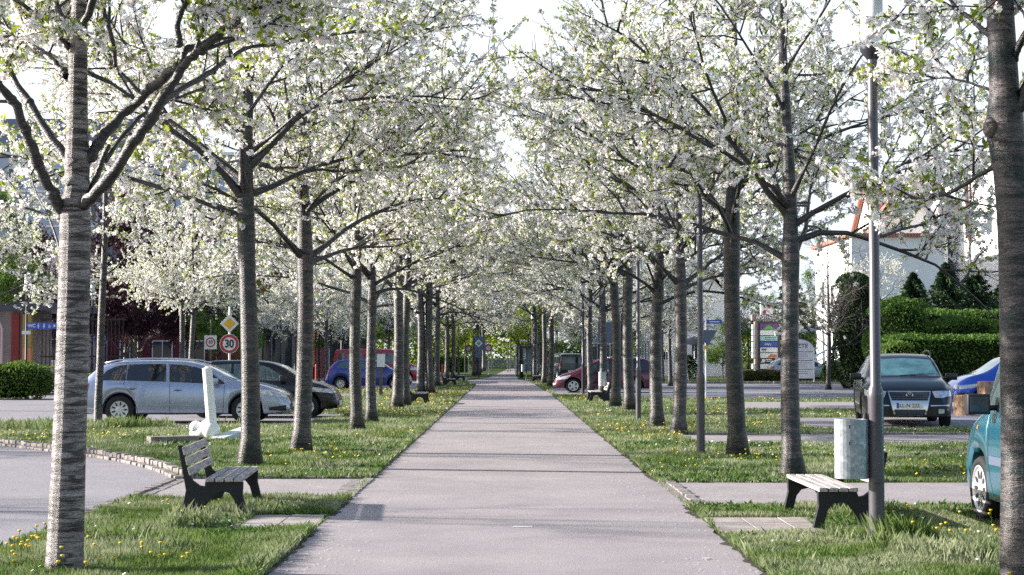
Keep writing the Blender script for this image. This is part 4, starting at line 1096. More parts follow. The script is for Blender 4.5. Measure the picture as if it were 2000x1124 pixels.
for x, y in near:
    a = rr.choice(DM); o = empty('dandelion', (x, y, 0), rr.uniform(0, 6), 'yellow dandelion flower on a thin stem standing in the verge grass', 'dandelion', 'dandelions in the verge grass')
    o.scale = (.72, .72, .9); link('stem', a[0], o); link('flower_head', a[1], o)
# far carpet
fx, fy = scatter(19, 75, 16); k = vnoise(fx, fy, 0.35, 21)+0.3*vnoise(fx, fy, 1.3, 22) > 0.82; fx, fy = fx[k], fy[k]; n = len(fx)
az = rg.uniform(0, 2*np.pi, n); s = 0.013+fy*0.00022
cen = np.stack([fx, fy, rg.uniform(.06, .14, n)], 1)
a = np.stack([np.cos(az), np.sin(az)*.8, np.full(n, .35)], 1); b = np.stack([-np.sin(az), np.cos(az)*.8, np.full(n, .6)], 1)
v = quads(cen, a, b, s, s); tag(link('dandelion_carpet', npmesh('dandelion_carpet', v, np.arange(len(v)).reshape(-1, 4), [M['yellow']])), 'yellow flowers dotted through the farther verge grass', 'wild flowers', kind='stuff')
fx, fy = scatter(10, 45, 7); k = vnoise(fx, fy, 0.5, 31) > 0.55; fx, fy = fx[k], fy[k]; n = len(fx)
az = rg.uniform(0, 2*np.pi, n); s = np.full(n, 0.010)+fy*0.0003
cen = np.stack([fx, fy, rg.uniform(.03, .08, n)], 1); a = np.stack([np.cos(az), np.sin(az), np.full(n, .3)], 1); b = np.stack([-np.sin(az), np.cos(az), np.full(n, .5)], 1)
v = quads(cen, a, b, s, s); tag(link('daisies', npmesh('daisies', v, np.arange(len(v)).reshape(-1, 4), [M['daisy']])), 'tiny white flowers and fallen petals in the grass', 'wild flowers', kind='stuff')

# ------------------------------------------------------------------ cherry trees
VAR = []
for i, (hf, r0, top, nl, reach) in enumerate(((2.8, .13, 7.4, 7, 3.4), (2.9, .125, 7.6, 7, 3.5), (2.5, .12, 7.2, 7, 3.4), (2.8, .115, 7.4, 7, 3.3), (2.65, .14, 7.7, 7, 3.5))):
    t = orchard_tree(100+i, hf, r0, top, (random.Random(i).uniform(-.02, .02), 0), nl, reach)
    VAR.append((t.trunk_mesh(M['bark'] if i % 2 == 0 else M['barkbrown']), t.crown_mesh('crown'), t))
ORD = ['first', 'second', 'third', 'fourth', 'fifth', 'sixth', 'seventh', 'eighth', 'ninth', 'tenth', 'eleventh', 'twelfth', 'thirteenth', 'fourteenth', 'fifteenth', 'sixteenth', 'seventeenth', 'eighteenth', 'nineteenth', 'twentieth', 'twenty-first', 'twenty-second', 'twenty-third', 'twenty-fourth']
rr = random.Random(77)
LEFT = [(483, 915, 3, 1.14), (590, 885, 0, 1.04), (697, 842, 1, 1.0), (728, 826, 2, 1.0), (775, 799, 0, 1.0), (792, 795, 3, .95), (822, 771, 4, 1.0), (840, 771, 1, 1.0), (856, 757, 2, 1.0), (872, 744, 0, 1.0), (886, 744, 3, 1.0)]
RIGHT = [(1552, 932, 2, 1.03), (1437, 893, 1, 1.1), (1327, 850, 0, 1.0), (1283, 836, 4, .98), (1230, 803, 1, 1.0), (1203, 797, 3, 1.0), (1153, 768, 2, .95), (1176, 771, 0, 1.0), (1077, 757, 3, 1.0), (1062, 751, 1, 1.0), (1046, 745, 2, 1.0)]
for i, (px_, py_, vi, s) in enumerate(LEFT):
    g = G(px_, py_); k = i+1
    place_tree('cherry_tree', VAR[vi][0], VAR[vi][1], g, rr.uniform(0, 6.28), s*rr.uniform(.98, 1.04)*(1.22 if g.y > 44 else 1.03), 'flowering cherry, %s trunk from the front, left of the path' % ORD[k], 'cherry tree', 'cherry trees left of the path')
for i, (px_, py_, vi, s) in enumerate(RIGHT):
    g = G(px_, py_); k = i+1
    place_tree('cherry_tree', VAR[vi][0], VAR[vi][1], g, rr.uniform(0, 6.28), s*rr.uniform(.98, 1.04)*(1.22 if g.y > 44 else 1.03), 'flowering cherry, %s trunk from the front, right of the path' % ORD[k], 'cherry tree', 'cherry trees right of the path')
# beyond the crossing
far = [(-2.5, 124), (-2.35, 131), (-2.6, 139), (-2.5, 150), (-2.4, 163), (2.6, 122), (2.7, 131), (2.6, 141), (2.9, 153), (2.5, 166), (-2.6, 178), (2.6, 180)]
for i, (x, y) in enumerate(far):
    v = VAR[i % 5]
    place_tree('cherry_tree', v[0], v[1], (x, y, 0), rr.uniform(0, 6.28), 1.4, 'small distant cherry beyond the crossing on the %s side, %s from the front' % ('left' if x < 0 else 'right', ORD[[j for j, q in enumerate(sorted([f for f in far if (f[0] < 0) == (x < 0)], key=lambda f: f[1])) if q == (x, y)][0]]), 'cherry tree', 'distant cherry trees beyond the crossing')
# outer rows along the roads
outL = [(-12.7, 62), (-11.9, 60.0), (-8.75, 77), (-11.2, 84), (-12.5, 97), (-9.5, 92), (-12, 113), (-9, 121), (-15.5, 78)]
outR = [(5.6, 78.0), (8.3, 81.0), (9.0, 92), (6.2, 97), (8.5, 108), (5.8, 119), (20.3, 87)]
for i, (x, y) in enumerate(outL):
    v = VAR[(i*2+1) % 5]; s = .82 if i == 2 else .98
    place_tree('cherry_tree', v[0], v[1], (x, y, 0), rr.uniform(0, 6.28), s, 'cherry in blossom by the left road, %s of them from the front' % ORD[sorted(range(len(outL)), key=lambda j: outL[j][1]).index(i)], 'cherry tree', 'cherry trees along the left road')
for i, (x, y) in enumerate(outR):
    v = VAR[(i*3+2) % 5]
    place_tree('cherry_tree', v[0], v[1], (x, y, 0), rr.uniform(0, 6.28), .9, 'cherry in blossom beside the right street, %s of them from the front' % ORD[sorted(range(len(outR)), key=lambda j: outR[j][1]).index(i)], 'cherry tree', 'cherry trees along the right street')

# the big tree in the left foreground, limbs surveyed from the photograph
def limb(t, pts, r0, r1, nsub=8, ntwig=6, f0=0.35, ls=(.6, 1.2), mi=1, n=9):
    raw = [P(*p) - t.base for p in pts]
    # smooth resample
    o = dens([(p.x, p.y, p.z) for p in raw], 0) if False else raw
    for _ in range(2):
        q = [o[0]]
        for a, b in zip(o, o[1:]): q += [a.lerp(b, .25), a.lerp(b, .75)]
        o = q+[o[-1]]
    k = len(o)
    for i in range(1, k): o[i] = o[i]+Vector([t.r.gauss(0, r0*.13) for _ in range(3)])
    rad = [(r0+(r1-r0)*i/(k-1))*t.r.uniform(.86, 1.14) for i in range(k)]; rad[0] *= 1.35
    for _ in range(max(2, k//7)):
        j = t.r.randrange(1, k-1); t.trunk.mat(mi).ell(o[j], (rad[j]*1.25,)*3, 8, 6)
    t.trunk.mat(mi).tube(o, rad, n, False)
    if nsub: t.subs(o, max(r1*1.6, .02), nsub, ntwig, f0, ls, .05, (.25, .6))
    return o
t = Tree(501); g = G(125, 1118); t.base = Vector(g); Y = g.y
raw = [((125, 1140), .145), ((125, 1118), .135), ((127, 1080), .128), ((134, 900), .116), ((141, 700), .112), ((145, 550), .108), ((147, 450), .108), ((146, 410), .104), ((150, 370), .084), ((151, 320), .088), ((151, 250), .074), ((152, 140), .066), ((154, 60), .060), ((158, -40), .052), ((166, -200), .045), ((176, -450), .035), ((180, -750), .02)]
pts = [P(p[0], p[1], Y)-t.base for p, r_ in raw]; rad = [r_ for p, r_ in raw]
t.trunk.mat(0).tube(pts, rad, 20)
t.trunk.mat(0).ell(P(148, 355, Y)-t.base, (.10, .10, .07), 12, 8); t.trunk.mat(0).ell(P(150, 322, Y)-t.base, (.098, .098, .05), 12, 8)
limb(t, [(125, 425, Y), (108, 385, Y-.1), (80, 345, Y-.2), (58, 280, Y-.3), (35, 215, Y-.4), (0, 165, Y-.5), (-90, 60, Y-.8), (-160, -60, Y-1)], .045, .018, 7, 6, .6)
limb(t, [(140, 325, Y), (100, 268, Y+.1), (60, 205, Y+.2), (30, 160, Y+.3), (-5, 105, Y+.4), (-60, 10, Y+.6), (-110, -120, Y+.8)], .038, .016, 7, 6, .6)
limb(t, [(132, 150, Y), (112, 128, Y+.1), (88, 105, Y+.2), (45, 78, Y+.5), (-20, 30, Y+.8), (-80, -40, Y+1.2)], .032, .012, 7, 6, .35)
D = limb(t, [(148, 415, Y), (175, 392, Y-.1), (222, 340, Y-.2), (255, 280, Y-.3), (292, 240, Y-.35), (318, 190, Y-.4), (345, 148, Y-.45), (372, 112, Y-.5), (410, 85, Y-.55), (480, 18, Y-.7), (560, -50, Y-.9), (640, -160, Y-1.2)], .048, .020, 10, 6, .62)
E = limb(t, [(165, 318, Y), (195, 280, Y+.05), (225, 236, Y+.1), (262, 205, Y+.1), (300, 170, Y), (335, 140, Y-.2), (355, 125, Y-.3)], .042, .030, 0)
limb(t, [(355, 125, Y-.3), (362, 95, Y-.3), (400, 88, Y-.2), (440, 55, Y), (500, 10, Y+.2), (580, -60, Y+.5)], .030, .014, 9, 6, .3)
limb(t, [(176, 380, Y), (190, 340, Y+.1), (205, 305, Y+.15), (213, 285, Y+.2)], .024, .016, 0)
limb(t, [(205, 315, Y+.15), (240, 265, Y+.3), (275, 225, Y+.5), (310, 205, Y+.7), (380, 180, Y+1), (450, 150, Y+1.4)], .018, .008, 6, 5, .4)
limb(t, [(292, 238, Y-.35), (330, 185, Y+.1), (400, 150, Y+.5), (440, 120, Y+.8), (480, 92, Y+1.1), (560, 84, Y+1.5), (700, 60, Y+1.9)], .026, .010, 9, 6, .25)
limb(t, [(350, 90, Y-.4), (345, 40, Y-.4), (380, -20, Y-.4), (400, -120, Y-.5)], .024, .012, 6, 6, .4)
limb(t, [(150, 90, Y), (165, 50, Y-.1), (186, -10, Y-.2), (215, -120, Y-.4), (250, -250, Y-.6)], .034, .016, 8, 6, .4)
limb(t, [(225, 130, Y-.3), (222, 80, Y-.4), (200, 20, Y-.5), (190, -60, Y-.6)], .014, .018, 3, 4, .2)
limb(t, [(140, 60, Y), (115, 25, Y+.2), (95, -40, Y+.3), (60, -160, Y+.6)], .030, .014, 8, 6, .3)
limb(t, [(135, 92, Y), (90, 45, Y-.4), (20, -10, Y-.9), (-60, -60, Y-1.4)], .020, .010, 7, 6, .3)
limb(t, [(120, 500, Y+.0), (100, 430, Y+.4), (70, 380, Y+.8), (60, 340, Y+1.2)], .010, .005, 3, 4, .4)
for k in range(9):
    az = k*2.4; q = P(160, -120-60*k, Y)-t.base; lb = t.poly(q, (math.cos(az)*.8, math.sin(az)*.8, .5), 1.8, 6, .1, -.02)
    t.trunk.mat(1).tube(lb, [.028*(1-.8*i/6) for i in range(7)], 6, False); t.subs(lb, .02, 6, 5, .2)
o = empty('cherry_tree', t.base, 0, 'big pale-barked cherry in the left foreground with spreading bare limbs', 'cherry tree', 'cherry trees left of the path')
link('trunk', t.trunk_mesh(M['barkpale']), o); link('crown', t.crown_mesh('crown', npet=19, psize=.0112, spread=.034, nleaf=2.2, lsize=.036), o)
# right foreground
t = Tree(502); g = G(1998, 1140); t.base = Vector(g); Y = g.y
raw = [((1998, 1165), .165), ((1998, 1140), .155), ((1996, 1080), .142), ((1994, 900), .128), ((1990, 700), .122), ((1987, 500), .122), ((1982, 400), .120), ((1976, 330), .122), ((1966, 262), .125), ((1962, 225), .118), ((1962, 180), .098), ((1958, 100), .092), ((1952, 0), .090), ((1946, -120), .08), ((1940, -350), .06), ((1935, -650), .03)]
t.trunk.mat(0).tube([P(p[0], p[1], Y)-t.base for p, r_ in raw], [r_ for p, r_ in raw], 20)
t.trunk.mat(0).ell(P(1936, 250, Y-.02)-t.base, (.055, .07, .075), 12, 8)
limb(t, [(1975, 250, Y), (1990, 215, Y-.05), (2010, 160, Y-.1), (2060, 80, Y-.2), (2120, -40, Y-.4)], .05, .02, 6, 6, .5)
limb(t, [(1975, 130, Y), (1990, 90, Y-.1), (2005, 60, Y-.2), (2050, 10, Y-.3)], .03, .015, 4, 5, .5)
limb(t, [(1950, 322, Y), (1920, 338, Y+.1), (1888, 358, Y+.2), (1855, 378, Y+.3), (1815, 386, Y+.5), (1775, 388, Y+.7), (1740, 375, Y+.8), (1690, 350, Y+1)], .018, .006, 7, 3, .25, (.3, .6))
limb(t, [(1950, 405, Y), (1915, 400, Y+.2), (1870, 390, Y+.4), (1830, 375, Y+.6)], .008, .004, 2, 3, .4, (.2, .4))
limb(t, [(1945, 80, Y), (1900, 40, Y+.2), (1860, 10, Y+.5), (1830, -40, Y+.8)], .024, .009, 5, 5, .2)
limb(t, [(1945, 180, Y), (1890, 160, Y+.6), (1840, 150, Y+1.2), (1780, 165, Y+1.8)], .012, .005, 5, 4, .3, (.3, .7))
for k in range(11):
    az = k*2.4+1; q = P(1948, -60-60*k, Y)-t.base; lb = t.poly(q, (math.cos(az)*.8, math.sin(az)*.8, .45), 2.1, 6, .1, -.02)
    t.trunk.mat(1).tube(lb, [.03*(1-.8*i/6) for i in range(7)], 6, False); t.subs(lb, .02, 6, 5, .2)
o = empty('cherry_tree', t.base, 0, 'thick cherry trunk at the right edge with a knob high on its side', 'cherry tree', 'cherry trees right of the path')
link('trunk', t.trunk_mesh(M['bark']), o); link('crown', t.crown_mesh('crown', npet=19, psize=.0112, spread=.034, nleaf=2.2, lsize=.036), o)
# overhanging sprays of two trees standing just outside the frame
for (x, y, rz, lab) in ((-4.3, 8.6, 0.4, 'near cherry on the left whose leafy sprays hang into the top of the view'), (4.2, 8.4, 2.2, 'near cherry on the right whose leafy sprays hang into the top of the view')):
    t = orchard_tree(900+int(x*10), 2.9, .12, 6.0, (0, 0), 5, 2.1, 5, 4, .09)
    o = place_tree('cherry_tree', t.trunk_mesh(M['bark']), t.crown_mesh('crown', npet=12, psize=.012, spread=.034, nleaf=2.4, lsize=.036), (x, y, 0), rz, 1.0, lab, 'cherry tree', 'near cherry trees outside the frame')

# shrubbery closing the horizon
n = 60000; bx = rg.uniform(-75, 75, n); by = 205+rg.normal(0, 2.5, n)+np.abs(bx)*.1; hh = 2.6+2.6*vnoise(bx, by*0, .12, 41)+1.5*vnoise(bx, by*0, .5, 42)
bz = hh*rg.random(n)**.75; a, b = frames(n, rg); s = rg.uniform(.12, .30, n)
v = quads(np.stack([bx, by, bz], 1), a, b, s, s*.6); mi = (vnoise(bx, by*0, .09, 43) > .62).astype(int)+2*(vnoise(bx+30, by*0, .07, 44) > .72).astype(int); mi = np.clip(mi, 0, 2)
tag(link('shrubbery', npmesh('shrubbery', v, np.arange(len(v)).reshape(-1, 4), [M['leafdeep'], leafmat('rosy_shrub', [(.14, .07, .07), (.26, .14, .13)], 2, .3), M['leaf']], mi)), 'mixed far shrubbery behind the fence at the end of the avenue', 'shrubbery', kind='stuff')
# fallen petals along the path edges
n = 2600; side = np.where(rg.random(n) < .5, -1, 1); yy = 9+70*rg.random(n)**1.8; xx = np.where(side < 0, PATH_L, PATH_R)-side*np.abs(rg.normal(0, .35, n)); k = np.abs(xx) < 1.75
xx, yy = xx[k], yy[k]; n = len(xx); az = rg.uniform(0, 6.28, n); s = rg.uniform(.006, .012, n)
v = quads(np.stack([xx, yy, np.full(n, .0165)], 1), np.stack([np.cos(az), np.sin(az), np.full(n, .1)], 1), np.stack([-np.sin(az), np.cos(az), np.zeros(n)], 1), s, s*.8)
tag(link('fallen_petals', npmesh('fallen_petals', v, np.arange(len(v)).reshape(-1, 4), [M['petal']])), 'white petals fallen along the edges of the path', 'petals', kind='stuff')
# young thin tree in front of the silver car
t = Tree(610); g = G(190, 836); t.base = Vector(g)
pts = [P(x, y, g.y)-t.base for x, y in ((192, 850), (191, 836), (192, 780), (196, 700), (198, 620), (202, 540), (205, 470), (206, 380), (208, 260), (210, 150), (212, 60))]
t.trunk.mat(0).tube(pts, [.115, .10, .085, .082, .078, .072, .064, .055, .045, .03, .015], 12)
for k in range(15):
    q, tt = t.at(pts, .50+.48*k/15); az = k*2.4; lb = t.poly(q, (math.cos(az), math.sin(az), .55), 1.5*(1-.03*k), 6, .1, -.03)
    t.trunk.mat(1).tube(lb, [.02*(1-.8*i/6) for i in range(7)], 5, False); t.subs(lb, .016, 5, 4, .25)
o = empty('cherry_tree', t.base, 0, 'slim young cherry standing in front of the silver car rear wheel', 'cherry tree')
link('trunk', t.trunk_mesh(M['bark']), o); link('crown', t.crown_mesh('crown'), o)

# trees of the left side just outside the frame: their shade falls in streaks across the path
def late_trees():
    for (v, x, y, s, lab) in ((BARE, -17.0, 17.6, .9, 'bare tree outside the frame on the left'), 
                              (VAR[0], -14.8, 44, 1.0, 'cherry over the far left pavement before the toilet building'), (BARE, -19, 27, 1.1, 'bare tree far left beyond the service road')):
        place_tree('cherry_tree' if v is not BARE else 'bare_tree', v[0], v[1], (x, y, 0), rr.uniform(0, 6), s, lab, 'cherry tree' if v is not BARE else 'tree')
# leafy trees behind: green, purple and bare
def leafy_variant(seed, mats, nleaf, lsize, **kw):
    t = orchard_tree(seed, **kw)
    return t.trunk_mesh(M['limb']), t.crown_mesh('crown', npet=0, nleaf=nleaf, lsize=lsize, spread=.16, mats=mats)
gm = [M['petal'], M['leafdeep'], M['pink'], M['twig']]; pm_ = [M['petal'], M['leafpurple'], M['pink'], M['twig']]; lm_ = [M['petal'], M['leaf'], M['pink'], M['twig']]
GREEN = leafy_variant(701, gm, 7, .075, hf=2.0, top=8.0, nlow=7, reach=3.0, nsub=8, ntwig=5, step=.11)
PURP = leafy_variant(702, pm_, 10, .085, hf=1.2, top=7.6, nlow=8, reach=2.8, nsub=8, ntwig=5, step=.11)
LIME = leafy_variant(703, lm_, 3.5, .06, hf=2.2, top=5.5, nlow=6, reach=2.0, nsub=6, ntwig=5, step=.11)
t = orchard_tree(704, hf=2.0, top=7.5, nlow=7, reach=2.8, nsub=8, ntwig=6, step=.3)
BARE = (t.trunk_mesh(M['limb']), t.crown_mesh('crown', npet=0, nleaf=.15, lsize=.04, mats=lm_))
late_trees()
def bt(v, x, y, s, lab, cat='tree', name='broadleaf_tree', grp=None):
    return place_tree(name, v[0], v[1], (x, y, 0), rr.uniform(0, 6), s, lab, cat, grp)
bt(PURP, -19.2, 80, 1.25, 'dark purple-leaved tree behind the silver estate car, left of the pair', name='purple_leaved_tree')
bt(PURP, -16.2, 82, 1.15, 'dark purple-leaved tree behind the roof of the silver estate car, right of the pair', name='purple_leaved_tree')
bt(PURP, -17.6, 76, 1.1, 'dark purple-leaved tree nearest the silver estate car roof, in the middle', name='purple_leaved_tree')
bt(PURP, -26.0, 88, 1.1, 'purple-leaved tree behind the toilet sign at the left edge', name='purple_leaved_tree')
bt(GREEN, -24.5, 74, 1.15, 'green tree rising behind the red and beige wall at the left edge')
bt(GREEN, -13.8, 76, .72, 'green bush-like tree behind the ten sign')
bt(GREEN, -16.0, 100, .9, 'green tree behind the dark pavilion')
bt(GREEN, -10.5, 104, .8, 'green tree behind the red van roof')
bt(LIME, 1.9, 118, 1.0, 'bright lime-leaved young tree hanging over the far end of the path')
bt(LIME, -3.6, 118, .8, 'bright leaved small tree left of the far end of the path')
bt(BARE, 14.6, 72, .95, 'bare reddish-branched tree in front of the white stair house', name='bare_tree')
bt(BARE, 19.8, 92, 1.1, 'bare tree with fine twigs in front of the red roofed house', name='bare_tree')
bt(GREEN, 13.6, 100, .45, 'small fresh green tree left of the tall pharmacy sign')
# far treeline that closes the view
gtl = random.Random(9)
k = 0
for y, n, xr in ((172, 8, 30), (195, 11, 40), (235, 14, 60)):
    for i in range(n):
        x = -xr+2*xr*(i+.5)/n+gtl.uniform(-2, 2)
        if abs(x) < 4.5 and y < 180: continue
        v = gtl.choice([GREEN, VAR[0][:2], VAR[3][:2], BARE, GREEN])
        place_tree('distant_tree', v[0], v[1], (x, y, 0), gtl.uniform(0, 6), gtl.uniform(1.1, 1.6), 'far tree in the hazy line closing the end of the avenue', 'tree', 'far trees closing the avenue'); k += 1
# ------------------------------------------------------------------ hedges and conifers
def leaf_shell(name, pts_fn, n, size, mat, parent, seed, depth=.12):
    rg_ = np.random.default_rng(seed); c, nr = pts_fn(rg_, n)
    c = c - nr*(rg_.random(n)**2*depth)[:, None] + nr*(rg_.random(n)[:, None]*.05)
    a = nr*0.4+rg_.normal(size=(n, 3)); a /= np.linalg.norm(a, axis=1)[:, None]
    b = rg_.normal(size=(n, 3)); b -= a*(a*b).sum(1)[:, None]; b /= np.linalg.norm(b, axis=1)[:, None]
    s = size*rg_.uniform(.6, 1.3, n); v = quads(c, a, b, s, s*.5)
    return link(name, npmesh(name, v, np.arange(len(v)).reshape(-1, 4), [mat]), parent)
def lumps(p, seed, amp=.08, f=2.2):
    x, y, z = p[:, 0], p[:, 1], p[:, 2]
    return amp*(np.sin(x*f+seed)*np.sin(y*f*1.1+seed*2)+np.sin(z*f*1.4+seed*3+x)*.7+.5*np.sin(x*f*2.7+z*3.1+seed))
def round_bush(name, c, r, label, mat, n=9000, size=.05, cat='bush', power=1.0, seed=1, bottom=True):
    """c: centre of the foot; r: half sizes; clipped into a dome"""
    o = empty(name, c, 0, label, cat)
    def fn(rg_, n_):
        d = rg_.normal(size=(n_, 3)); d /= np.linalg.norm(d, axis=1)[:, None]
        d[:, 2] = d[:, 2]*.5+.5 if bottom else d[:, 2]
        nr = d.copy(); nr[:, 2] = d[:, 2]*2-1; nr /= np.linalg.norm(nr, axis=1)[:, None]
        zz = d[:, 2]; prof = np.sqrt(np.clip(1-np.abs(2*zz-.9)**(2.6*power), .02, 1))
        h = np.hypot(d[:, 0], d[:, 1])+1e-6
        p = np.stack([d[:, 0]/h*prof*r[0], d[:, 1]/h*prof*r[1], zz*r[2]*2], 1)
        # fill the top
        k = rg_.random(n_) < .25; q = np.sqrt(rg_.random(n_)); p[k, 0] *= q[k]; p[k, 1] *= q[k]; p[k, 2] = r[2]*2*(1-.12*q[k]**3)*.99; nr[k] = (0, 0, 1)
        p = p + nr*lumps(p, seed)[:, None]
        return p, nr
    leaf_shell('foliage', fn, n, size, mat, o, seed)
    mb = MB(); mb.ell((0, 0, r[2]), (r[0]*.86, r[1]*.86, r[2]*.93), 20, 12); mb.build('dark_core', M['core'], o, True)  # solid near-black core filling the bush behind its leaf shell
    return o
def box_hedge(name, x0, x1, y0, y1, h, label, mat, n=14000, size=.05, seed=1, cat='hedge', rnd=.35):
    cx, cy = (x0+x1)/2, (y0+y1)/2; o = empty(name, (cx, cy, 0), 0, label, cat); hx, hy = (x1-x0)/2, (y1-y0)/2
    def fn(rg_, n_):
        A = [2*hx*h, 2*hy*h, 2*hy*h, 4*hx*hy]; pr = np.array(A)/sum(A); f = rg_.choice(4, n_, p=pr)
        u = rg_.uniform(-1, 1, n_); w_ = rg_.random(n_); v_ = rg_.uniform(-1, 1, n_)
        p = np.zeros((n_, 3)); nr = np.zeros((n_, 3))
        k = f == 0; p[k] = np.stack([u[k]*hx, np.full(k.sum(), -hy), w_[k]*h], 1); nr[k] = (0, -1, 0)
        k = f == 1; p[k] = np.stack([np.full(k.sum(), -hx), u[k]*hy, w_[k]*h], 1); nr[k] = (-1, 0, 0)
        k = f == 2; p[k] = np.stack([np.full(k.sum(), hx), u[k]*hy, w_[k]*h], 1); nr[k] = (1, 0, 0)
        k = f == 3; p[k] = np.stack([u[k]*hx, v_[k]*hy, np.full(k.sum(), h)], 1); nr[k] = (0, 0, 1)
        # round the shoulders
        e = np.clip((p[:, 2]-(h-rnd))/rnd, 0, 1)**2*rnd*.6
        p[:, 0] -= np.sign(p[:, 0])*np.minimum(e, np.abs(p[:, 0]))*(f != 3)*(f != 0); p[:, 1] += e*(f == 0)
        d = np.minimum(hx-np.abs(p[:, 0]), hy-np.abs(p[:, 1])); p[:, 2] -= (f == 3)*np.clip(rnd-d, 0, rnd)*.5
        p = p+nr*lumps(p, seed, .06, 1.7)[:, None]
        return p, nr
    leaf_shell('foliage', fn, n, size, mat, o, seed)
    mb = MB(); mb.box((0, 0, h*.47), (2*hx*.94, max(.2, 2*hy-.25), h*.9)); mb.build('dark_core', M['core'], o)  # solid near-black box filling the hedge behind its leaves
    return o
def conifer(c, h, r, label, seed, dens_=1.0, name='conifer', mat=None, layered=True, cat='conifer'):
    o = empty(name, c, 0, label, cat); rg_ = np.random.default_rng(seed)
    MB().tube([(0, 0, 0), (0, 0, h*.95)], [.10+.01*h, .02], 8).build('trunk', M['limb'], o)
    n = int(5200*dens_); zz = rg_.random(n)**.8; 
    if layered: zz = np.round(zz*14)/14+rg_.normal(0, .012, n)
    zz = np.clip(zz, .06, 1); az = rg_.uniform(0, 2*np.pi, n); 
    rad = r*(1-zz)**.8*(0.75+.35*np.sin(az*5+zz*30+seed))*(rg_.random(n)**.45)+.03
    z = zz*h - (rad*.28 if layered else 0)
    cen = np.stack([np.cos(az)*rad, np.sin(az)*rad, z], 1)
    a = np.stack([np.cos(az), np.sin(az), rg_.normal(-.3, .35, n)], 1)+rg_.normal(0, .3, (n, 3)); a /= np.linalg.norm(a, axis=1)[:, None]
    b = rg_.normal(size=(n, 3)); b -= a*(a*b).sum(1)[:, None]; b /= np.linalg.norm(b, axis=1)[:, None]
    s = rg_.uniform(.07, .17, n)*(h/6)**.3; v = quads(cen, a, b, s, s*.38)
    link('crown', npmesh('crown', v, np.arange(len(v)).reshape(-1, 4), [mat or M['conifer']]), o); return o
box_hedge('hedge', 13.4, 26, 55, 58.5, 2.25, 'tall dark clipped hedge behind the black estate car and the blue car', M['hedge'], 26000, .045, 1)
box_hedge('hedge', 13.0, 13.9, 54.2, 56.0, 2.0, 'yellow-green end of the clipped hedge behind the black estate car', M['leafdeep'], 3500, .05, 8)
box_hedge('hedge', 16.8, 30, 66, 68.5, 3.45, 'upper clipped hedge behind the tall dark hedge on the right', M['hedge'], 22000, .05, 2)
round_bush('round_bush', (15.7, 63.5, 0), (1.35, 1.3, 1.9), 'big dome-shaped clipped bush above the black estate car roof', M['hedge'], 14000, .045, seed=3)
round_bush('clipped_shrub', (18.6, 63.8, 0), (1.7, 1.2, 1.55), 'rounded clipped shrub right of the dome-shaped bush', M['hedge'], 12000, .045, seed=4)
round_bush('ball_bush', (18.9, 92.2, 0), (.62, .62, .62), 'small ball-shaped bush in front of the far silver car', M['hedge'], 3500, .05, seed=5)
box_hedge('low_hedge', 14.0, 17.3, 94, 95.5, .62, 'low brownish hedge at the foot of the tall pharmacy sign', M['hedgered'], 7000, .05, 6)
round_bush('hedge', (-17.6, 56, 0), (1.9, 1.0, .62), 'loose yellow-green hedge at the foot of the left street lamp', M['leafdeep'], 7000, .05, seed=7, cat='hedge')
round_bush('shrub', (-15.2, 60.5, 0), (1.0, .8, .5), 'dark low shrub in front of the black gate', M['hedge'], 4500, .05, seed=9)
c_ = round_bush('ivy_tree', (16.3, 74, 0), (1.05, 1.0, 2.7), 'dark ivy-clad column tree left of the big clipped dome', M['conifer'], 15000, .06, seed=10, cat='tree')
for i, (x, y, h, r_) in enumerate(((20.0, 78, 5.1, 1.5), (21.9, 79, 5.6, 1.6), (23.6, 80, 5.5, 1.7), (25.4, 81, 4.9, 1.5), (18.4, 80, 4.6, 1.4))):
    conifer((x, y, 0), h*1.1, r_*1.7, 'feathery dark conifer above the clipped hedges, %s of five from the left' % ['second', 'third', 'fourth', 'fifth', 'first'][i], 20+i, 1.3, layered=False)
conifer((20.6, 115, 0), 8.5, 2.6, 'dark spruce behind the white doctors sign', 31, 1.6); conifer((19.9, 108, 0), 5.0, 1.6, 'smaller dark spruce in front of the stair house', 32)
# narrow bare tree like an upturned broom on a thin stem
o = empty('broom_shaped_tree', P(1897, 700, 88).xyz*Vector((1, 1, 0)), 0, 'thin reddish bare tree shaped like an upturned broom before the white wall', 'tree')
mb = MB(); mb.tube([(0, 0, 0), (0.05, 0, 6), (0, 0, 9.0)], [.06, .045, .035], 6)
q = random.Random(3)
for i in range(60):
    a = q.uniform(0, 6.28); e = q.uniform(.05, .17); L = q.uniform(2.0, 4.0); z0 = q.uniform(7.2, 9.0)
    mb.tube([(0, 0, z0), (math.cos(a)*e*L*.6, math.sin(a)*e*L*.6, z0+L*.5), (math.cos(a)*e*L, math.sin(a)*e*L, z0+L)], [.03, .018, .008], 4, False)
mb.build('trunk', simple('reddish_bark', (.16, .08, .07), .9), o)

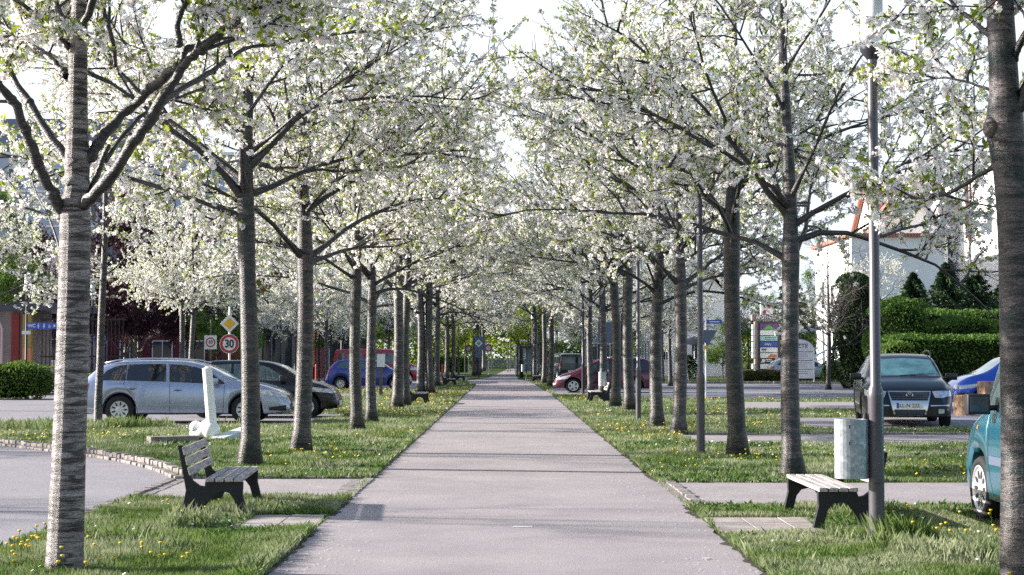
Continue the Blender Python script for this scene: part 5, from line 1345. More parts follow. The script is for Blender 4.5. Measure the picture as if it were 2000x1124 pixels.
# ------------------------------------------------------------------ houses
def windows(o, rects, y, wall_n, frame=M['white'], glass=M['glass']):
    """windows on a wall facing the camera: (x0,x1,z0,z1), local coords, wall plane at y"""
    for x0, x1, z0, z1 in rects:
        f = MB(); t_ = .07
        f.box(((x0+x1)/2, y-.03, z1-t_/2), (x1-x0, .09, t_)); f.box(((x0+x1)/2, y-.03, z0+t_/2), (x1-x0, .09, t_))
        f.box((x0+t_/2, y-.03, (z0+z1)/2), (t_, .09, z1-z0-2*t_)); f.box((x1-t_/2, y-.03, (z0+z1)/2), (t_, .09, z1-z0-2*t_))
        f.box(((x0+x1)/2, y-.025, (z0+z1)/2), (.05, .07, z1-z0-2*t_))
        fo = f.build('window', frame, o)
        p = MB(); p.box(((x0+x1)/2, y-.01, (z0+z1)/2), (x1-x0-2*t_, .03, z1-z0-2*t_)); p.build('pane', glass, fo)
def side_windows(o, rects, x, sgn, frame=M['white'], glass=M['glass']):
    for y0, y1, z0, z1 in rects:
        f = MB(); f.box((x+sgn*.03, (y0+y1)/2, (z0+z1)/2), (.08, y1-y0, z1-z0)); fo = f.build('window', frame, o)
        p = MB(); p.box((x+sgn*.075, (y0+y1)/2, (z0+z1)/2), (.02, y1-y0-.16, z1-z0-.16)); p.build('pane', glass, fo)
# tall flat block, upper left
o = empty('apartment_block', (-31, 125, 0), 0, 'tall pale blue-white flat block with yellow panels behind the left trees', 'apartment block')
MB().box((0, 6, 8.7), (34, 12, 17.4)).build('wall', M['wallpale'], o)
MB().box((-6, 6.5, 19.0), (18, 9, 3.2)).build('top_storey', M['wallgrey'], o)
MB().box((0, 6, 17.52), (34.5, 12.4, .24)).build('roof', M['white'], o)
rects = []; yp = MB(); bands = MB(); dk = MB()
for fl in range(6):
    z0 = 1.2+fl*2.75
    for i in range(11):
        x = -16+i*3.0
        if i % 4 == 1: yp.box((x+.85, -.03, z0+.75), (1.3, .06, 1.5))
        rects.append((x+1.6, x+2.7, z0, z0+1.45))
    bands.box((0, -.05, z0-.42), (33.6, .10, .16))
windows(o, rects, 0, -1)
yp.build('yellow_panel', M['wallyellow'], o); bands.build('floor_band', M['white'], o)
for fl in range(6):
    for x in (-11, 1, 11.6):
        b = MB(); z0 = .9+fl*2.75; b.box((x, -.7, z0), (3.2, 1.4, .14)); b.box((x, -1.37, z0+.55), (3.2, .05, .95)); b.build('balcony', M['wallgrey'], o)
# red building
o = empty('red_building', (-17.5, 108, 0), 0, 'low dark red building behind the purple trees', 'building')
MB().box((-4, 4, 3.6), (17, 8, 7.2)).build('wall', M['walldkred'], o)
MB().box((-4, 4, 7.32), (17.4, 8.4, .24)).build('roof', M['pavilion'], o)
MB().box((0.8, -.6, 1.5), (5, 1.1, 3.0)).build('porch', M['wallred'], o)
MB().box((3.5, -.4, 2.1), (1.9, .5, 2.6)).build('orange_panel', simple('panel_orange', (.72, .25, .08), .7), o)  # plain bright orange panel beside the porch
windows(o, [(-11+2.2*i, -9.6+2.2*i, 1.0, 2.6) for i in range(4)]+[(-11+2.2*i, -9.6+2.2*i, 4.2, 5.8) for i in range(7)], 0, -1)
# toilet building with red and beige wall, gate
o = empty('toilet_block', (-20.6, 62, 0), 0, 'low building with red and beige wall blocks by the toilet sign', 'building')
MB().box((0, 2, 1.65), (3.4, 4, 3.3)).build('wall', M['wallbeige'], o)
MB().box((.5, 2, 3.45), (6.0, 4.6, .3)).build('roof', M['pavilion'], o)
mb = MB(); mb.box((-.2, -.05, .9), (.75, .1, 1.8)); mb.box((1.45, -.05, 1.6), (.3, .12, 3.2)); mb.box((-1.1, -.06, 2.3), (.9, .08, 1.6)); mb.build('red_panel', M['wallred'], o)
MB().box((1.95, -.1, 2.5), (.34, .3, 1.3)).build('pillar', M['wallyellow'], o)
MB().box((1.95, -.1, .92), (.34, .3, 1.84)).build('pillar', M['orange'], o)
MB().tube([(.95, -.16, 0), (.95, -.16, 2.6), (.7, -.16, 3.2)], [.05]*3, 8).build('drain_pipe', M['wallpink'], o)
o = empty('iron_gate', (-16.9, 61.9, 0), 0, 'black barred gate right of the toilet building', 'gate')
mb = MB()
for i in range(22): mb.tube([(-1.2+i*.15, 0, .05), (-1.2+i*.15, 0, 3.0)], [.018]*2, 5)
mb.build('bars', M['darkmetal'], o); mb = MB()
for z in (.15, 1.5, 2.95): mb.box((.38, 0, z), (3.3, .05, .06))
mb.build('frame', M['darkmetal'], o)
# glass pavilion (bus stop) with round roof
o = empty('glass_pavilion', (-12.9, 89, 0), 0, 'dark glazed round-roofed pavilion behind the black car', 'pavilion')
mb = MB(); mb.lathe([(0.01, 3.55), (1.2, 3.5), (2.1, 3.35), (2.35, 3.2), (2.3, 3.05), (1.9, 3.0), (.01, 3.0)], n=40); mb.build('roof', M['pavilion'], o, True)
mb = MB(); mb.lathe([(1.8, .1), (1.8, 3.0)], n=40); mb.build('glazing', M['glass'], o, True)
mb = MB()
for i in range(20):
    a = i*math.pi/10; mb.box((1.84*math.cos(a), 1.84*math.sin(a), 1.5), (.07, .07, 3.0), a)
mb.build('mullions', M['wallgrey'], o)
o = empty('covered_walkway', (-9.6, 91, 0), 0, 'open walkway roof on posts beside the glazed pavilion', 'canopy')
mb = MB(); mb.box((.2, 3, 2.75), (2.8, 9, .16), 0, Matrix.Rotation(R(8), 3, 'Y')); mb.build('roof', M['pavilion'], o)
for i in range(8):
    MB().tube([(-1.0+.33*i, -1.2, 0), (-1.0+.33*i, -1.2, 2.85-.04*i)], [.05]*2, 8).build('post', M['darkpole'], o)
mb = MB(); mb.box((0, 6, 1.2), (2.4, .05, 2.2)); mb.build('glazing', M['glass'], o)
# pink house glimpsed left
o = empty('pink_house', (-29.0, 100, 0), 0, 'pale pink house wall above the toilet building', 'house')
MB().box((-.5, 4, 4.2), (4.4, 8, 8.4)).build('wall', M['wallpink'], o); MB().box((-.5, 4, 8.5), (4.8, 8.5, .25)).build('roof', M['pavilion'], o)
windows(o, [(-2+2.0*i, -1+2.0*i, z, z+1.4) for i in range(2) for z in (1.2, 4.6)], 0, -1)
# right side: white houses
def gable_house(name, x0, x1, y0, y1, ez, rz_, label, wm, ridge='X', rects=(), srects=()):
    o = empty(name, ((x0+x1)/2, y0, 0), 0, label, 'house'); hx = (x1-x0)/2; d = y1-y0
    MB().box((0, d/2, ez/2), (2*hx, d, ez)).build('wall', wm, o)
    mb = MB(); e = .4
    if ridge == 'X':
        prof = [(-e, ez-.25), (d/2, rz_), (d+e, ez-.25), (d+e, ez-.02), (d/2, rz_+.25), (-e, ez-.02)]
        mb.prism([(a, b+.27) for a, b in prof], 'X', -hx-e, hx+e); mb.build('roof', M['tiles'], o)
        g = MB(); g.prism([(0, ez), (d/2, rz_+.2), (d, ez)], 'X', -hx, hx); g.build('gable', wm, o)
    else:
        prof = [(-hx-e, ez-.25), (0, rz_), (hx+e, ez-.25), (hx+e, ez-.02), (0, rz_+.25), (-hx-e, ez-.02)]
        mb.prism([(a, b+.27) for a, b in prof], 'Y', -e, d+e); mb.build('roof', M['tiles'], o)
        g = MB(); g.prism([(-hx, ez), (0, rz_+.2), (hx, ez)], 'Y', 0, d); g.build('gable', wm, o)
        g = MB(); g.bar((-hx-e, -e-.03, ez+.13), (0, -e-.03, rz_+.38), .06, .28); g.bar((hx+e, -e-.03, ez+.13), (0, -e-.03, rz_+.38), .06, .28); g.build('bargeboard', M['white'], o)
    windows(o, rects, 0, -1); side_windows(o, srects, -hx, -1); return o
gable_house('white_house', 28.0, 35.0, 118, 128, 10.2, 14.2, 'white house with long red tiled roof behind the bare trees', M['wallwhite'], 'X', [(-3+2.4*i, -1.8+2.4*i, z, z+1.4) for i in range(2) for z in (1.2, 4.2, 7.0)])
gable_house('gabled_house', 26.4, 31.2, 112, 117.5, 9.8, 13.2, 'shaded gable wall of the house left of the bright white wall', M['wallwhite'], 'Y', [(1.2, 2.2, 2.0, 3.4), (-2.4, -1.4, 5.0, 6.4)])
o = empty('tall_white_building', (37.0, 101, 0), 0, 'tall bright white building wall behind the right foreground trunk', 'building')
MB().box((0, 10.5, 7.2), (10, 21, 14.4)).build('wall', M['wallwhite'], o); MB().box((0, 10.5, 14.5), (10.5, 21.5, .25)).build('roof', M['pavilion'], o)
side_windows(o, [(3+5*i, 4.2+5*i, z, z+1.5) for i in range(3) for z in (9.6,)], -5, -1)
o = empty('stair_house', (25.2, 102, 0), 0, 'bright white house with outside stairs behind the ivy tree', 'house')
MB().box((0, 6, 4.6), (6, 12, 9.2)).build('wall', M['wallwhite'], o); MB().box((0, 6, 9.32), (6.5, 12.5, .24)).build('roof', M['tiles'], o)
side_windows(o, [(1.2, 1.9, 4.8, 7.4), (5.5, 6.3, 4.8, 6.4), (8.5, 9.3, 4.8, 6.4)], -3, -1)
st = empty('outside_staircase', (20.2, 99.5, 0), 0, 'white outside stairs with slanted railing behind the far silver car', 'staircase')
mb = MB()
for i in range(11): mb.box((-1.8+.36*i, .6, .09+.18*i), (.37, 1.2, .18+.0)) if False else mb.box((-1.8+.36*i, .6, (.18*(i+1))/2), (.36, 1.2, .18*(i+1)))
mb.build('steps', M['wallwhite'], st)
mb = MB(); mb.bar((-2.1, -.05, .9), (2.1, -.05, 3.1), .06, .12); mb.bar((-2.1, -.05, .5), (2.1, -.05, 2.7), .06, .08)
mb.bar((-3.4, -.05, 2.9), (2.3, -.05, 3.6), .3, .16)
for i in range(8): mb.tube([(-2+.57*i, -.05, .1+.3*i*.5), (-2+.57*i, -.05, .95+.3*i)], [.03]*2, 6)
mb.build('railing', M['white'], st)
gable_house('white_house', 10.9, 16.5, 120, 129, 6.4, 9.3, 'white and pale blue house behind the burgundy car', M['wallwhite'], 'Y', [(-2.2, -1.2, 1.2, 2.6), (.2, 1.2, 1.2, 2.6), (-2.2, -1.2, 4, 5.4), (.2, 1.2, 4, 5.4)], [(1+2.4*i, 2.0+2.4*i, z, z+1.6) for i in range(3) for z in (1, 3.9)])
gable_house('white_house', 6.4, 9.6, 128, 136, 5.6, 8.4, 'small pale house left of the white and blue one', M['wallpale'], 'X', [(-1.2, -.2, 1.2, 2.6), (.3, 1.2, 1.2, 2.6)])
# cream awning with garden furniture before it
o = empty('garden_parasol', (12.4, 105, 0), 0, 'dark open garden parasol in front of the white house', 'parasol')
MB().lathe([(1.3, 2.3), (.7, 2.62), (.01, 2.85)], n=16).build('canopy', M['blackplastic'], o, True); MB().tube([(0, 0, 0), (0, 0, 2.8)], [.03]*2, 6).build('pole', M['white'], o)
o = empty('garden_chair', (10.9, 98, 0), 0, 'small white garden chair by the white house', 'chair')
mb = MB(); mb.box((0, 0, .45), (.5, .5, .04)); mb.build('seat', M['white'], o); MB().box((0, .24, .75), (.5, .04, .5)).build('backrest', M['white'], o)
for a, b in ((-1, -1), (-1, 1), (1, -1), (1, 1)): MB().tube([(a*.2, b*.2, .43), (a*.27, b*.27, 0)], [.02]*2, 6).build('leg', M['white'], o)
conifer((11.6, 101, 0), 1.6, 1.1, 'low spreading dark juniper before the white house', 41, .4, 'juniper', layered=False, cat='bush')

# ------------------------------------------------------------------ benches
def bench(loc, rz, label, far_=False):
    """cast-iron bench, seat looks along local +X, length along Y"""
    o = empty('park_bench', loc, rz, label, 'bench', 'benches along the path')
    Lh = .80
    outer = [(-.36, 0), (-.30, .30), (-.33, .45), (-.40, .78), (-.345, .785), (-.27, .50), (-.22, .40), (-.14, .345), (-.08, .335), (-.06, .385), (.36, .385), (.36, .33), (.355, .25), (.40, .08), (.42, 0), (.31, 0), (.285, .10), (.255, .20), (.20, .265), (.11, .285), (.03, .25), (-.06, .14), (-.14, .0)]
    for sy in (-Lh, Lh): 
        mb = MB(); mb.prism(outer, 'Y', sy-.035, sy+.035); mb.build('end_frame', M['darkmetal'], o, bevel=.006)
    for i, x in enumerate((-.02, .09, .20, .31)):
        mb = MB(); mb.box((x, 0, .408), (.092, 2*Lh+.14, .042)); mb.build('seat_slat', M['wood'], o, bevel=.006)
    for i, (x, z) in enumerate(((-.285, .505), (-.315, .615), (-.35, .725))):
        mb = MB(); mb.box((x+.035, 0, z), (.036, 2*Lh+.14, .088), rot=Matrix.Rotation(R(-15), 3, 'Y')); mb.build('back_slat', M['wood'], o, bevel=.006)
    mb = MB(); mb.tube([(.05, -Lh, .32), (.05, Lh, .32)], [.014]*2, 8); mb.build('tie_rod', M['darkmetal'], o)
    return o
b1 = bench((-2.70, 16.05, 0), 0, 'wooden-slatted black iron bench on the left, in front of the second cherry'); b1.location = (-2.80, 15.65, 0); b1.rotation_euler.z = R(3.5); b1.scale = (.80, .92, .86)
b2 = copy_tree(b1); b2.location = (2.98, 14.55, 0); b2.rotation_euler.z = R(180); b2['label'] = 'wooden-slatted black iron bench on the right, behind the steel bin'
for g, rz, lab in ((G(812, 790), 0, 'black bench under the left row beside the fifth pair of trunks'), (G(876, 754), 0, 'small distant bench on the left near the far corner of the path'),
                   (G(896, 745.5), 0, 'tiny bench at the end of the left verge by the crossing'), (G(1172, 786), 180, 'black bench on the right beside the second steel bin'), (G(1052, 746), 180, 'tiny distant bench under the far bins on the right')):
    c = copy_tree(b1); c.location = (g.x, g.y+.6, 0); c.rotation_euler.z = R(rz); c['label'] = lab; c.scale = (.92, .92, .84)

# ------------------------------------------------------------------ lamp posts
def lamp_post(loc, label, mat, hh=4.0, head=True, sc_=1.0):
    o = empty('street_lamp', loc, 0, label, 'street lamp', 'street lamps')
    MB().lathe([(.062, -.05), (.062, 1.16), (.066, 1.18), (.058, 1.24), (.043, 1.27), (.040, hh)], n=20).build('pole', mat, o, True)
    m = MB(); m.box((.0, -.063, .62), (.07, .012, .26)); m.build('access_door', mat, o, bevel=.004)
    MB().lathe([(.041, hh-.10), (.055, hh-.08), (.095, hh-.03), (.10, hh), (.10, hh+.02), (.01, hh+.025)], n=20).build('collar', M['darkpole'], o, True)
    if head:
        MB().lathe([(.088, hh+.02), (.088, hh+.46), (.01, hh+.461)], n=20).build('lamp_glass', M['opal'], o, True)
        MB().lathe([(.001, hh+.56), (.10, hh+.545), (.22, hh+.515), (.225, hh+.50), (.09, hh+.465), (.001, hh+.465)], n=28).build('lamp_cap', mat, o, True)
    return o
g = G(1713, 1064); lamp_post(g, 'grey lamp post in the right foreground with the steel bin beside it', M['pole'])
for (px_, py_), lab, mt in (((1369, 893), 'grey lamp post between the third and fourth right trunks', M['pole']), ((1247, 823), 'slim grey lamp post, third from the front on the right', M['pole']), ((1139, 770), 'thin dark lamp post in front of the burgundy car bonnet', M['darkpole']),
                            ((50, 779), 'black street lamp at the left edge carrying the toilet sign', M['darkpole']), ((179, 769), 'black street lamp behind the slim young cherry', M['darkpole']),
                            ((1040, 741), 'thin distant lamp post at the right end of the path', M['pole'])):
    g = G(px_, py_); lamp_post(g, lab, mt)
# litter bins
def bin_(loc, rz, label, post=True, hgt=.47, z0=.52):
    o = empty('litter_bin', loc, rz, label, 'litter bin', 'steel litter bins along the path'); a, b = .135, .10
    mb = MB(); n = 28; pr = []
    for z, k in ((z0, .97), (z0+.004, 1), (z0+hgt-.005, 1), (z0+hgt, .99), (z0+hgt, .93), (z0+.03, .92), (z0+.03, .001)): pr.append((z, k))
    vs = [(a*k*math.cos(2*math.pi*j/n), b*k*math.sin(2*math.pi*j/n), z) for z, k in pr for j in range(n)]
    mb.add(vs, [(i*n+j, i*n+(j+1) % n, (i+1)*n+(j+1) % n, (i+1)*n+j) for i in range(len(pr)-1) for j in range(n)]); mb.add([vs[j] for j in range(n)], [tuple(range(n-1, -1, -1))])
    mb.build('bin_body', M['galv'], o, False)
    m = MB(); 
    for z in (z0+hgt*.88, z0+hgt*.60): m.box((-.035, -b-.002, z), (.008, .008, .03))
    m.build('rivet_slot', M['blackplastic'], o)
    m = MB(); m.box((a+.02, 0, z0+hgt*.8), (.08, .05, .05)); m.box((a+.02, 0, z0+hgt*.2), (.08, .05, .05)); m.tube([(a-.02, 0, z0+hgt), (a-.02, 0, z0+hgt+.05)], [.02, .012], 8); m.build('bracket', M['darkmetal'], o)
    if post: MB().tube([(a+.07, 0, 0), (a+.07, 0, z0+hgt+.08)], [.035]*2, 12).build('post', M['pole'], o)
    return o
g = G(1713, 1064); bin_((g.x-.062-.137, g.y, 0), 0, 'galvanised steel bin hung on the foreground lamp post', False, .475, .525)
for (px_, py_), lab in (((1177, 785), 'galvanised bin above the second bench on the right'), ((1064, 750), 'pale bin left of the far right trunks, third from the path end'), ((1047, 744), 'small white bin beside the distant lamp'), ((1022, 742), 'small white bin nearest the far end of the path')):
    g = G(px_, py_); bin_((g.x, g.y, 0), 0, lab)

# ------------------------------------------------------------------ signs
def disc(mb, c, r_, y, n=36, t_=.012): mb.lathe([(.0001, y-t_), (r_, y-t_), (r_, y), (.0001, y)], (c[0], 0, c[1]), 'Y', n); return mb
def ring(mb, c, r0, r1, y, n=36): 
    mb.lathe([(r0, y), (r0, y-.004), (r1, y-.004), (r1, y)], (c[0], 0, c[1]), 'Y', n); return mb
g = G(447, 792); o = empty('speed_limit_sign', (g.x, g.y, 0), 0, 'white post with yellow diamond over a round 30 sign', 'road sign')
MB().tube([(0, .04, 0), (0, .04, 3.05)], [.035]*2, 12).build('post', M['white'], o)
zc = P(447, 672, g.y).z; m = disc(MB(), (0, zc), .30, 0); f = m.build('round_plate', M['signwhite'], o)
ring(MB(), (0, zc), .205, .285, -.014).build('red_ring', M['signred'], f)
put_text('30', .34, M['signblack'], f, (0, -.018, zc-.005), .85, bold=.010)
zd = P(447, 632.5, g.y).z; m = MB(); m.prism([(-.29, zd), (0, zd-.29), (.29, zd), (0, zd+.29)], 'Y', -.012, 0); f = m.build('diamond_plate', M['signwhite'], o, bevel=.004)
m = MB(); m.prism([(-.185, zd), (0, zd-.185), (.185, zd), (0, zd+.185)], 'Y', -.018, -.013); m.build('yellow_square', M['signyellow'], f)
g = Vector((P(411, 700, 64).x, 64, 0)); o = empty('zone_sign', g, 0, 'square white sign with a round 10 limit behind the 30 sign', 'road sign')
MB().tube([(.0, .04, 0), (.0, .04, 3.0)], [.03]*2, 10).build('post', M['pole'], o)
zc = P(411, 669, 64).z; m = MB(); m.box((0, -.006, zc), (.50, .012, .56)); f = m.build('square_plate', M['signwhite'], o)
ring(MB(), (0, zc), .145, .195, -.014).build('red_ring', M['signred'], f)
put_text('10', .20, M['signblack'], f, (0, -.018, zc), .85, bold=.006)
g = Vector((P(197, 700, 78).x, 78, 0)); o = empty('crosswalk_sign', g, 0, 'blue crosswalk sign behind the slim young cherry', 'road sign')
MB().tube([(0, .04, 0), (0, .04, 3.4)], [.03]*2, 10).build('post', M['darkpole'], o)
zc = P(197, 652, 78).z; m = MB(); m.box((0, -.006, zc), (.72, .012, .72)); f = m.build('blue_plate', M['signblue'], o)
m = MB(); m.prism([(-.27, zc-.24), (.27, zc-.24), (0, zc+.28)], 'Y', -.018, -.013); f2 = m.build('white_triangle', M['signwhite'], f)
m = MB()
for i in range(4): m.box((-.12+.08*i, -.021, zc-.19), (.035, .006, .09))
m.tube([(0.0, -.022, zc+.12), (.01, -.022, zc)], [.028, .022], 8); m.tube([(0, -.022, zc), (-.07, -.022, zc-.12)], [.014]*2, 6); m.tube([(0, -.022, zc), (.07, -.022, zc-.12)], [.014]*2, 6); m.build('pictogram', M['signblack'], f2)
# toilet sign arm on the left lamp
g = G(50, 779); o = empty('toilet_sign', (g.x, g.y-.1, 0), 0, 'blue WC arrow sign fixed to the left street lamp', 'sign')
z0 = P(78, 637, g.y).z; m = MB(); m.box((.60, 0, z0), (1.10, .04, .23)); f = m.build('blue_plate', M['signblue'], o)
put_text('WC', .16, M['signwhite'], f, (.22, -.025, z0), 1.0, bold=.004)
for x in (.46, .66):
    m = MB(); m.ell((x, -.024, z0+.07), (.018, .006, .018), 8, 6); m.box((x, -.024, z0-.005), (.05, .006, .09)); m.box((x, -.024, z0-.065), (.025, .006, .05)); m.build('figure_pictogram', M['signwhite'], f)
m = MB(); ring(m, (.86, z0-.03), .03, .042, -.022, 16); m.box((.85, -.024, z0+.02), (.016, .006, .09)); m.box((.875, -.024, z0-.005), (.05, .006, .014)); m.build('wheelchair_pictogram', M['signwhite'], f)
m = MB(); m.prism([(1.0, z0-.06), (1.09, z0), (1.0, z0+.06)], 'Y', -.026, -.021); m.build('arrow', M['signwhite'], f)
m = MB(); m.box((.02, 0, z0-.24), (.30, .04, .12)); m.build('small_plate', M['signwhite'], o)
# street-name post with back of a give-way triangle
g = G(1379, 776); o = empty('street_name_sign', (g.x, g.y, 0), 0, 'white post with blue street name plate and grey back of a give-way triangle', 'road sign')
MB().tube([(0, 0, 0), (0, 0, 3.05)], [.033]*2, 12).build('post', M['white'], o)
z0 = P(1379, 629, g.y).z; m = MB(); m.box((.32, -.02, z0), (.56, .02, .14)); f = m.build('name_plate', M['signblue'], o); m = MB(); m.box((.32, -.033, z0), (.38, .004, .035)); m.build('worn_lettering', M['signwhite'], f)
z1 = P(1379, 645, g.y).z; m = MB(); m.prism([(-.30, z1), (.42, z1), (.06, z1-.64)], 'Y', -.06, -.045); m.build('triangle_plate', M['signback'], o)
z2 = P(1379, 679, g.y).z; m = MB(); disc(m, (0, z2), .085, -.05, 8, .02); m.build('yellow_tag', M['signyellow'], o)
# big grey sign panel behind the trunks on the right
g = Vector((P(1190, 700, 72).x, 72, 0)); o = empty('direction_sign', g, 0, 'large blue-grey sign back behind the trunks above the burgundy car', 'road sign')
z0 = P(1190, 650, 72).z; MB().box((0, 0, z0), (1.05, .04, .95)).build('panel', M['signback'], o)
for x in (-.35, .35): MB().tube([(x, .05, 0), (x, .05, z0+.4)], [.035]*2, 8).build('post', M['pole'], o)
# crossing sign on the far island
g = G(935, 739); s_ = 3100/g.y; o = empty('crossing_sign', (g.x, g.y, 0), 0, 'dark sign board with pale diamond on the far island', 'road sign')
z0 = P(935, 671, g.y).z; MB().box((.08, .03, z0-.02), (.72, .04, .95)).build('dark_board', M['signback'], o)
m = MB(); m.prism([(-.28, z0), (0, z0-.28), (.28, z0), (0, z0+.28)], 'Y', -.02, 0); f = m.build('diamond_plate', M['signwhite'], o)
m = MB(); m.prism([(-.16, z0), (0, z0-.16), (.16, z0), (0, z0+.16)], 'Y', -.027, -.021); m.build('diamond_centre', M['green'], f)
z1 = P(935, 690, g.y).z; disc(MB(), (0, z1-.1), .26, -.02).build('round_plate', M['signback'], o)
MB().tube([(0, .06, 0), (0, .06, z0+.5)], [.045]*2, 10).build('post', M['darkpole'], o)
for x, y, lab in ((953.5, 128, 'far round speed sign right of the island trunks'), (915, 135, 'tiny round sign left of the dark crossing board')):
    p = P(x, 697, y); o = empty('round_road_sign', (p.x, y, 0), 0, lab, 'road sign', 'far round road signs'); MB().tube([(0, .04, 0), (0, .04, 2.3)], [.04]*2, 8).build('post', M['white'], o)
    f = disc(MB(), (0, 2.2), .32, 0, 24).build('round_plate', M['signwhite'], o); ring(MB(), (0, 2.2), .2, .31, -.014, 24).build('red_ring', M['signred'], f)
for i, (x, h) in enumerate(((908, 3.0), (928, 2.2), (960, 2.6), (992, 3.2), (996.5, 3.2), (1007, 2.8))):
    p = P(x, 697, 138+4*i); tag(MB().tube([(p.x, p.y, 0), (p.x, p.y, h)], [.04]*2, 8).build('sign_post', M['pole']), 'thin pale post at the far crossing, %s from the left' % ORD[i], 'post', 'pale posts at the crossing')
# bus stop glass at the end of the path, advert panel
o = empty('bus_shelter', (1.75, 128, 0), 0, 'pale glass shelter at the far right end of the path', 'bus shelter')
MB().box((0, .6, 2.5), (1.9, 1.4, .1)).build('roof', M['pavilion'], o); MB().box((0, 1.2, 1.35), (1.8, .03, 2.1)).build('glazing', simple('pale_glass', (.25, .33, .35), .1, spec=.8), o)
for x in (-.9, .9): MB().tube([(x, 0, 0), (x, 0, 2.5)], [.05]*2, 8).build('post', M['darkpole'], o)
MB().box((-.5, 1.15, 1.7), (.6, .04, .9)).build('poster', M['signwhite'], o)
tag(MB().tube([(-.0+1.02, 112, 0), (1.02, 112, 2.3)], [.14, .13], 10).build('dark_post', M['darkmetal']), 'thick dark post on the right edge of the far path', 'post')
# fence at the far end and hedge
o = empty('fence', (0, 186, 0), 0, 'low grey slatted fence across the far end of the avenue', 'fence')
m = MB()
for z in (.25, .5, .75, 1.0): m.box((-.5, 0, z), (5.6, .04, .14))
m.build('rail', M['wallgrey'], o)
for i in range(9): MB().box((-3.3+.7*i, .05, .6), (.08, .08, 1.2)).build('post', M['wallgrey'], o)
box_hedge('hedge', -8.5, -3.8, 150, 152, 1.6, 'light green hedge behind the far crossing on the left', M['leafdeep'], 5000, .10, 12)
# red bollards by the pavilion
for i, (px_, py_) in enumerate(((547, 748), (617, 747), (864, 745))):
    g = G(px_, py_); tag(MB().lathe([(.05, 0), (.05, .98), (.035, 1.04), (.001, 1.05)], g, n=12).build('bollard', M['bollard']), ['red bollard left of the trunks in front of the pavilion', 'red bollard by the walkway roof', 'red bollard by the far end of the left verge'][i], 'bollard', 'red bollards')
# ticket machine / small box on post between blue car and trunks
g = G(744, 775); o = empty('notice_post', (g.x, g.y, 0), 0, 'narrow grey post with a white notice beside the blue hatchback', 'notice post')
MB().box((0, 0, .55), (.12, .10, 1.1)).build('post', M['pole'], o); MB().box((0, -.02, 1.35), (.30, .04, .5)).build('notice', M['signwhite'], o); MB().box((0, 0, 1.09), (.55, .1, .04)).build('shelf', M['darkpole'], o)

# tall advertising pylon
Yp = 112.0; sp = 3100/Yp; px2x = lambda px_: P(px_, 697, Yp).x
cx = px2x(1494); o = empty('pharmacy_sign_pylon', (cx, Yp, 0), 0, 'tall brown sign pylon topped by a pharmacy board', 'sign pylon'); o.scale = (.84, 1, 1)
Z = lambda py_: P(1494, py_, Yp).z
MB().box((.28, 0, (Z(628))/2), (1.9, .5, Z(628))).build('tower', M['pylon'], o); MB().box((-.78, 0, Z(628)/2), (.2, .6, Z(628)-.02)).build('side_post', M['wallbeige'], o)
MB().box((.05, -.05, Z(620.5)), (2.35, .7, .42)).build('header', M['wallbeige'], o); put_text('APOTHEKE', .36, M['signwhite'], o, (.05, -.42, Z(620.5)), .95, bold=.008)
MB().box((.15, 0, Z(603)), (1.0, .4, .95)).build('top_box', M['signwhite'], o)
m = MB(); disc(m, (.35, Z(598)), .19, -.202, 20); disc(m, (-.05, Z(610)), .14, -.202, 20); m.build('red_emblem', M['signred'], o)
rows = [(639, 'green', None), (650.5, 'signwhite', None), (661.5, 'teal', None), (673, 'signblue', 'Allianz'), (684, 'signwhite', None), (695, 'signwhite', None), (705, None, None), (716, 'signwhite', None)]
for py_, mt, tx in rows:
    if mt and mt != 'green':
        f = MB().box((.28, -.27, Z(py_)), (1.45, .05, .34)).build('name_board', M[mt], o)
    else: f = o
    if mt == 'green':
        f = MB().box((.28, -.27, Z(py_)), (1.45, .05, .45)).build('name_board', M['purple'], o); m = MB(); m.prism([(-.25, Z(py_)-.2), (.85, Z(py_)-.2), (.3, Z(py_)+.16)], 'Y', -.31, -.298); m.build('green_roof_mark', M['green'], f)
    if tx: put_text(tx, .24, M['signwhite'] if tx != 'AOK' else M['signblack'], f, (.20 if tx != 'AOK' else 0, -.30, Z(py_)), .9)
    if py_ == 684: m = MB(); m.box((-.12, -.298, Z(py_)+.04), (.42, .006, .13)); m.box((-.12, -.298, Z(py_)-.10), (.42, .006, .03)); m.build('worn_lettering', M['signback'], f)
    if py_ == 705: m = MB(); m.prism([(-.4, Z(py_)-.12), (-.1, Z(py_)-.12), (-.02, Z(py_)+.08), (-.25, Z(py_)+.13)], 'Y', -.275, -.255); m.box((.35, -.265, Z(py_)-.02), (.7, .02, .05)); m.box((.25, -.265, Z(py_)+.08), (.5, .02, .05)); m.build('white_emblem', M['signwhite'], f)
    if py_ == 661.5:
        m = MB(); m.box((.4, -.298, Z(py_)+.06), (1.0, .006, .05)); m.box((.4, -.298, Z(py_)-.07), (.9, .006, .04)); m.build('text_line', M['signback'], f)
    if py_ == 695: m = MB(); m.prism([(.1, Z(py_)-.14), (.95, Z(py_)-.14), (.95, Z(py_)+.08), (.45, Z(py_)+.1)], 'Y', -.302, -.296); m.build('orange_mark', M['orange'], f)
    if py_ != 705: MB().box((-.98, -.05, Z(py_)), (.2, .5, .34)).build('edge_block', M['signwhite'], o)  # plain white block at the left end of each board
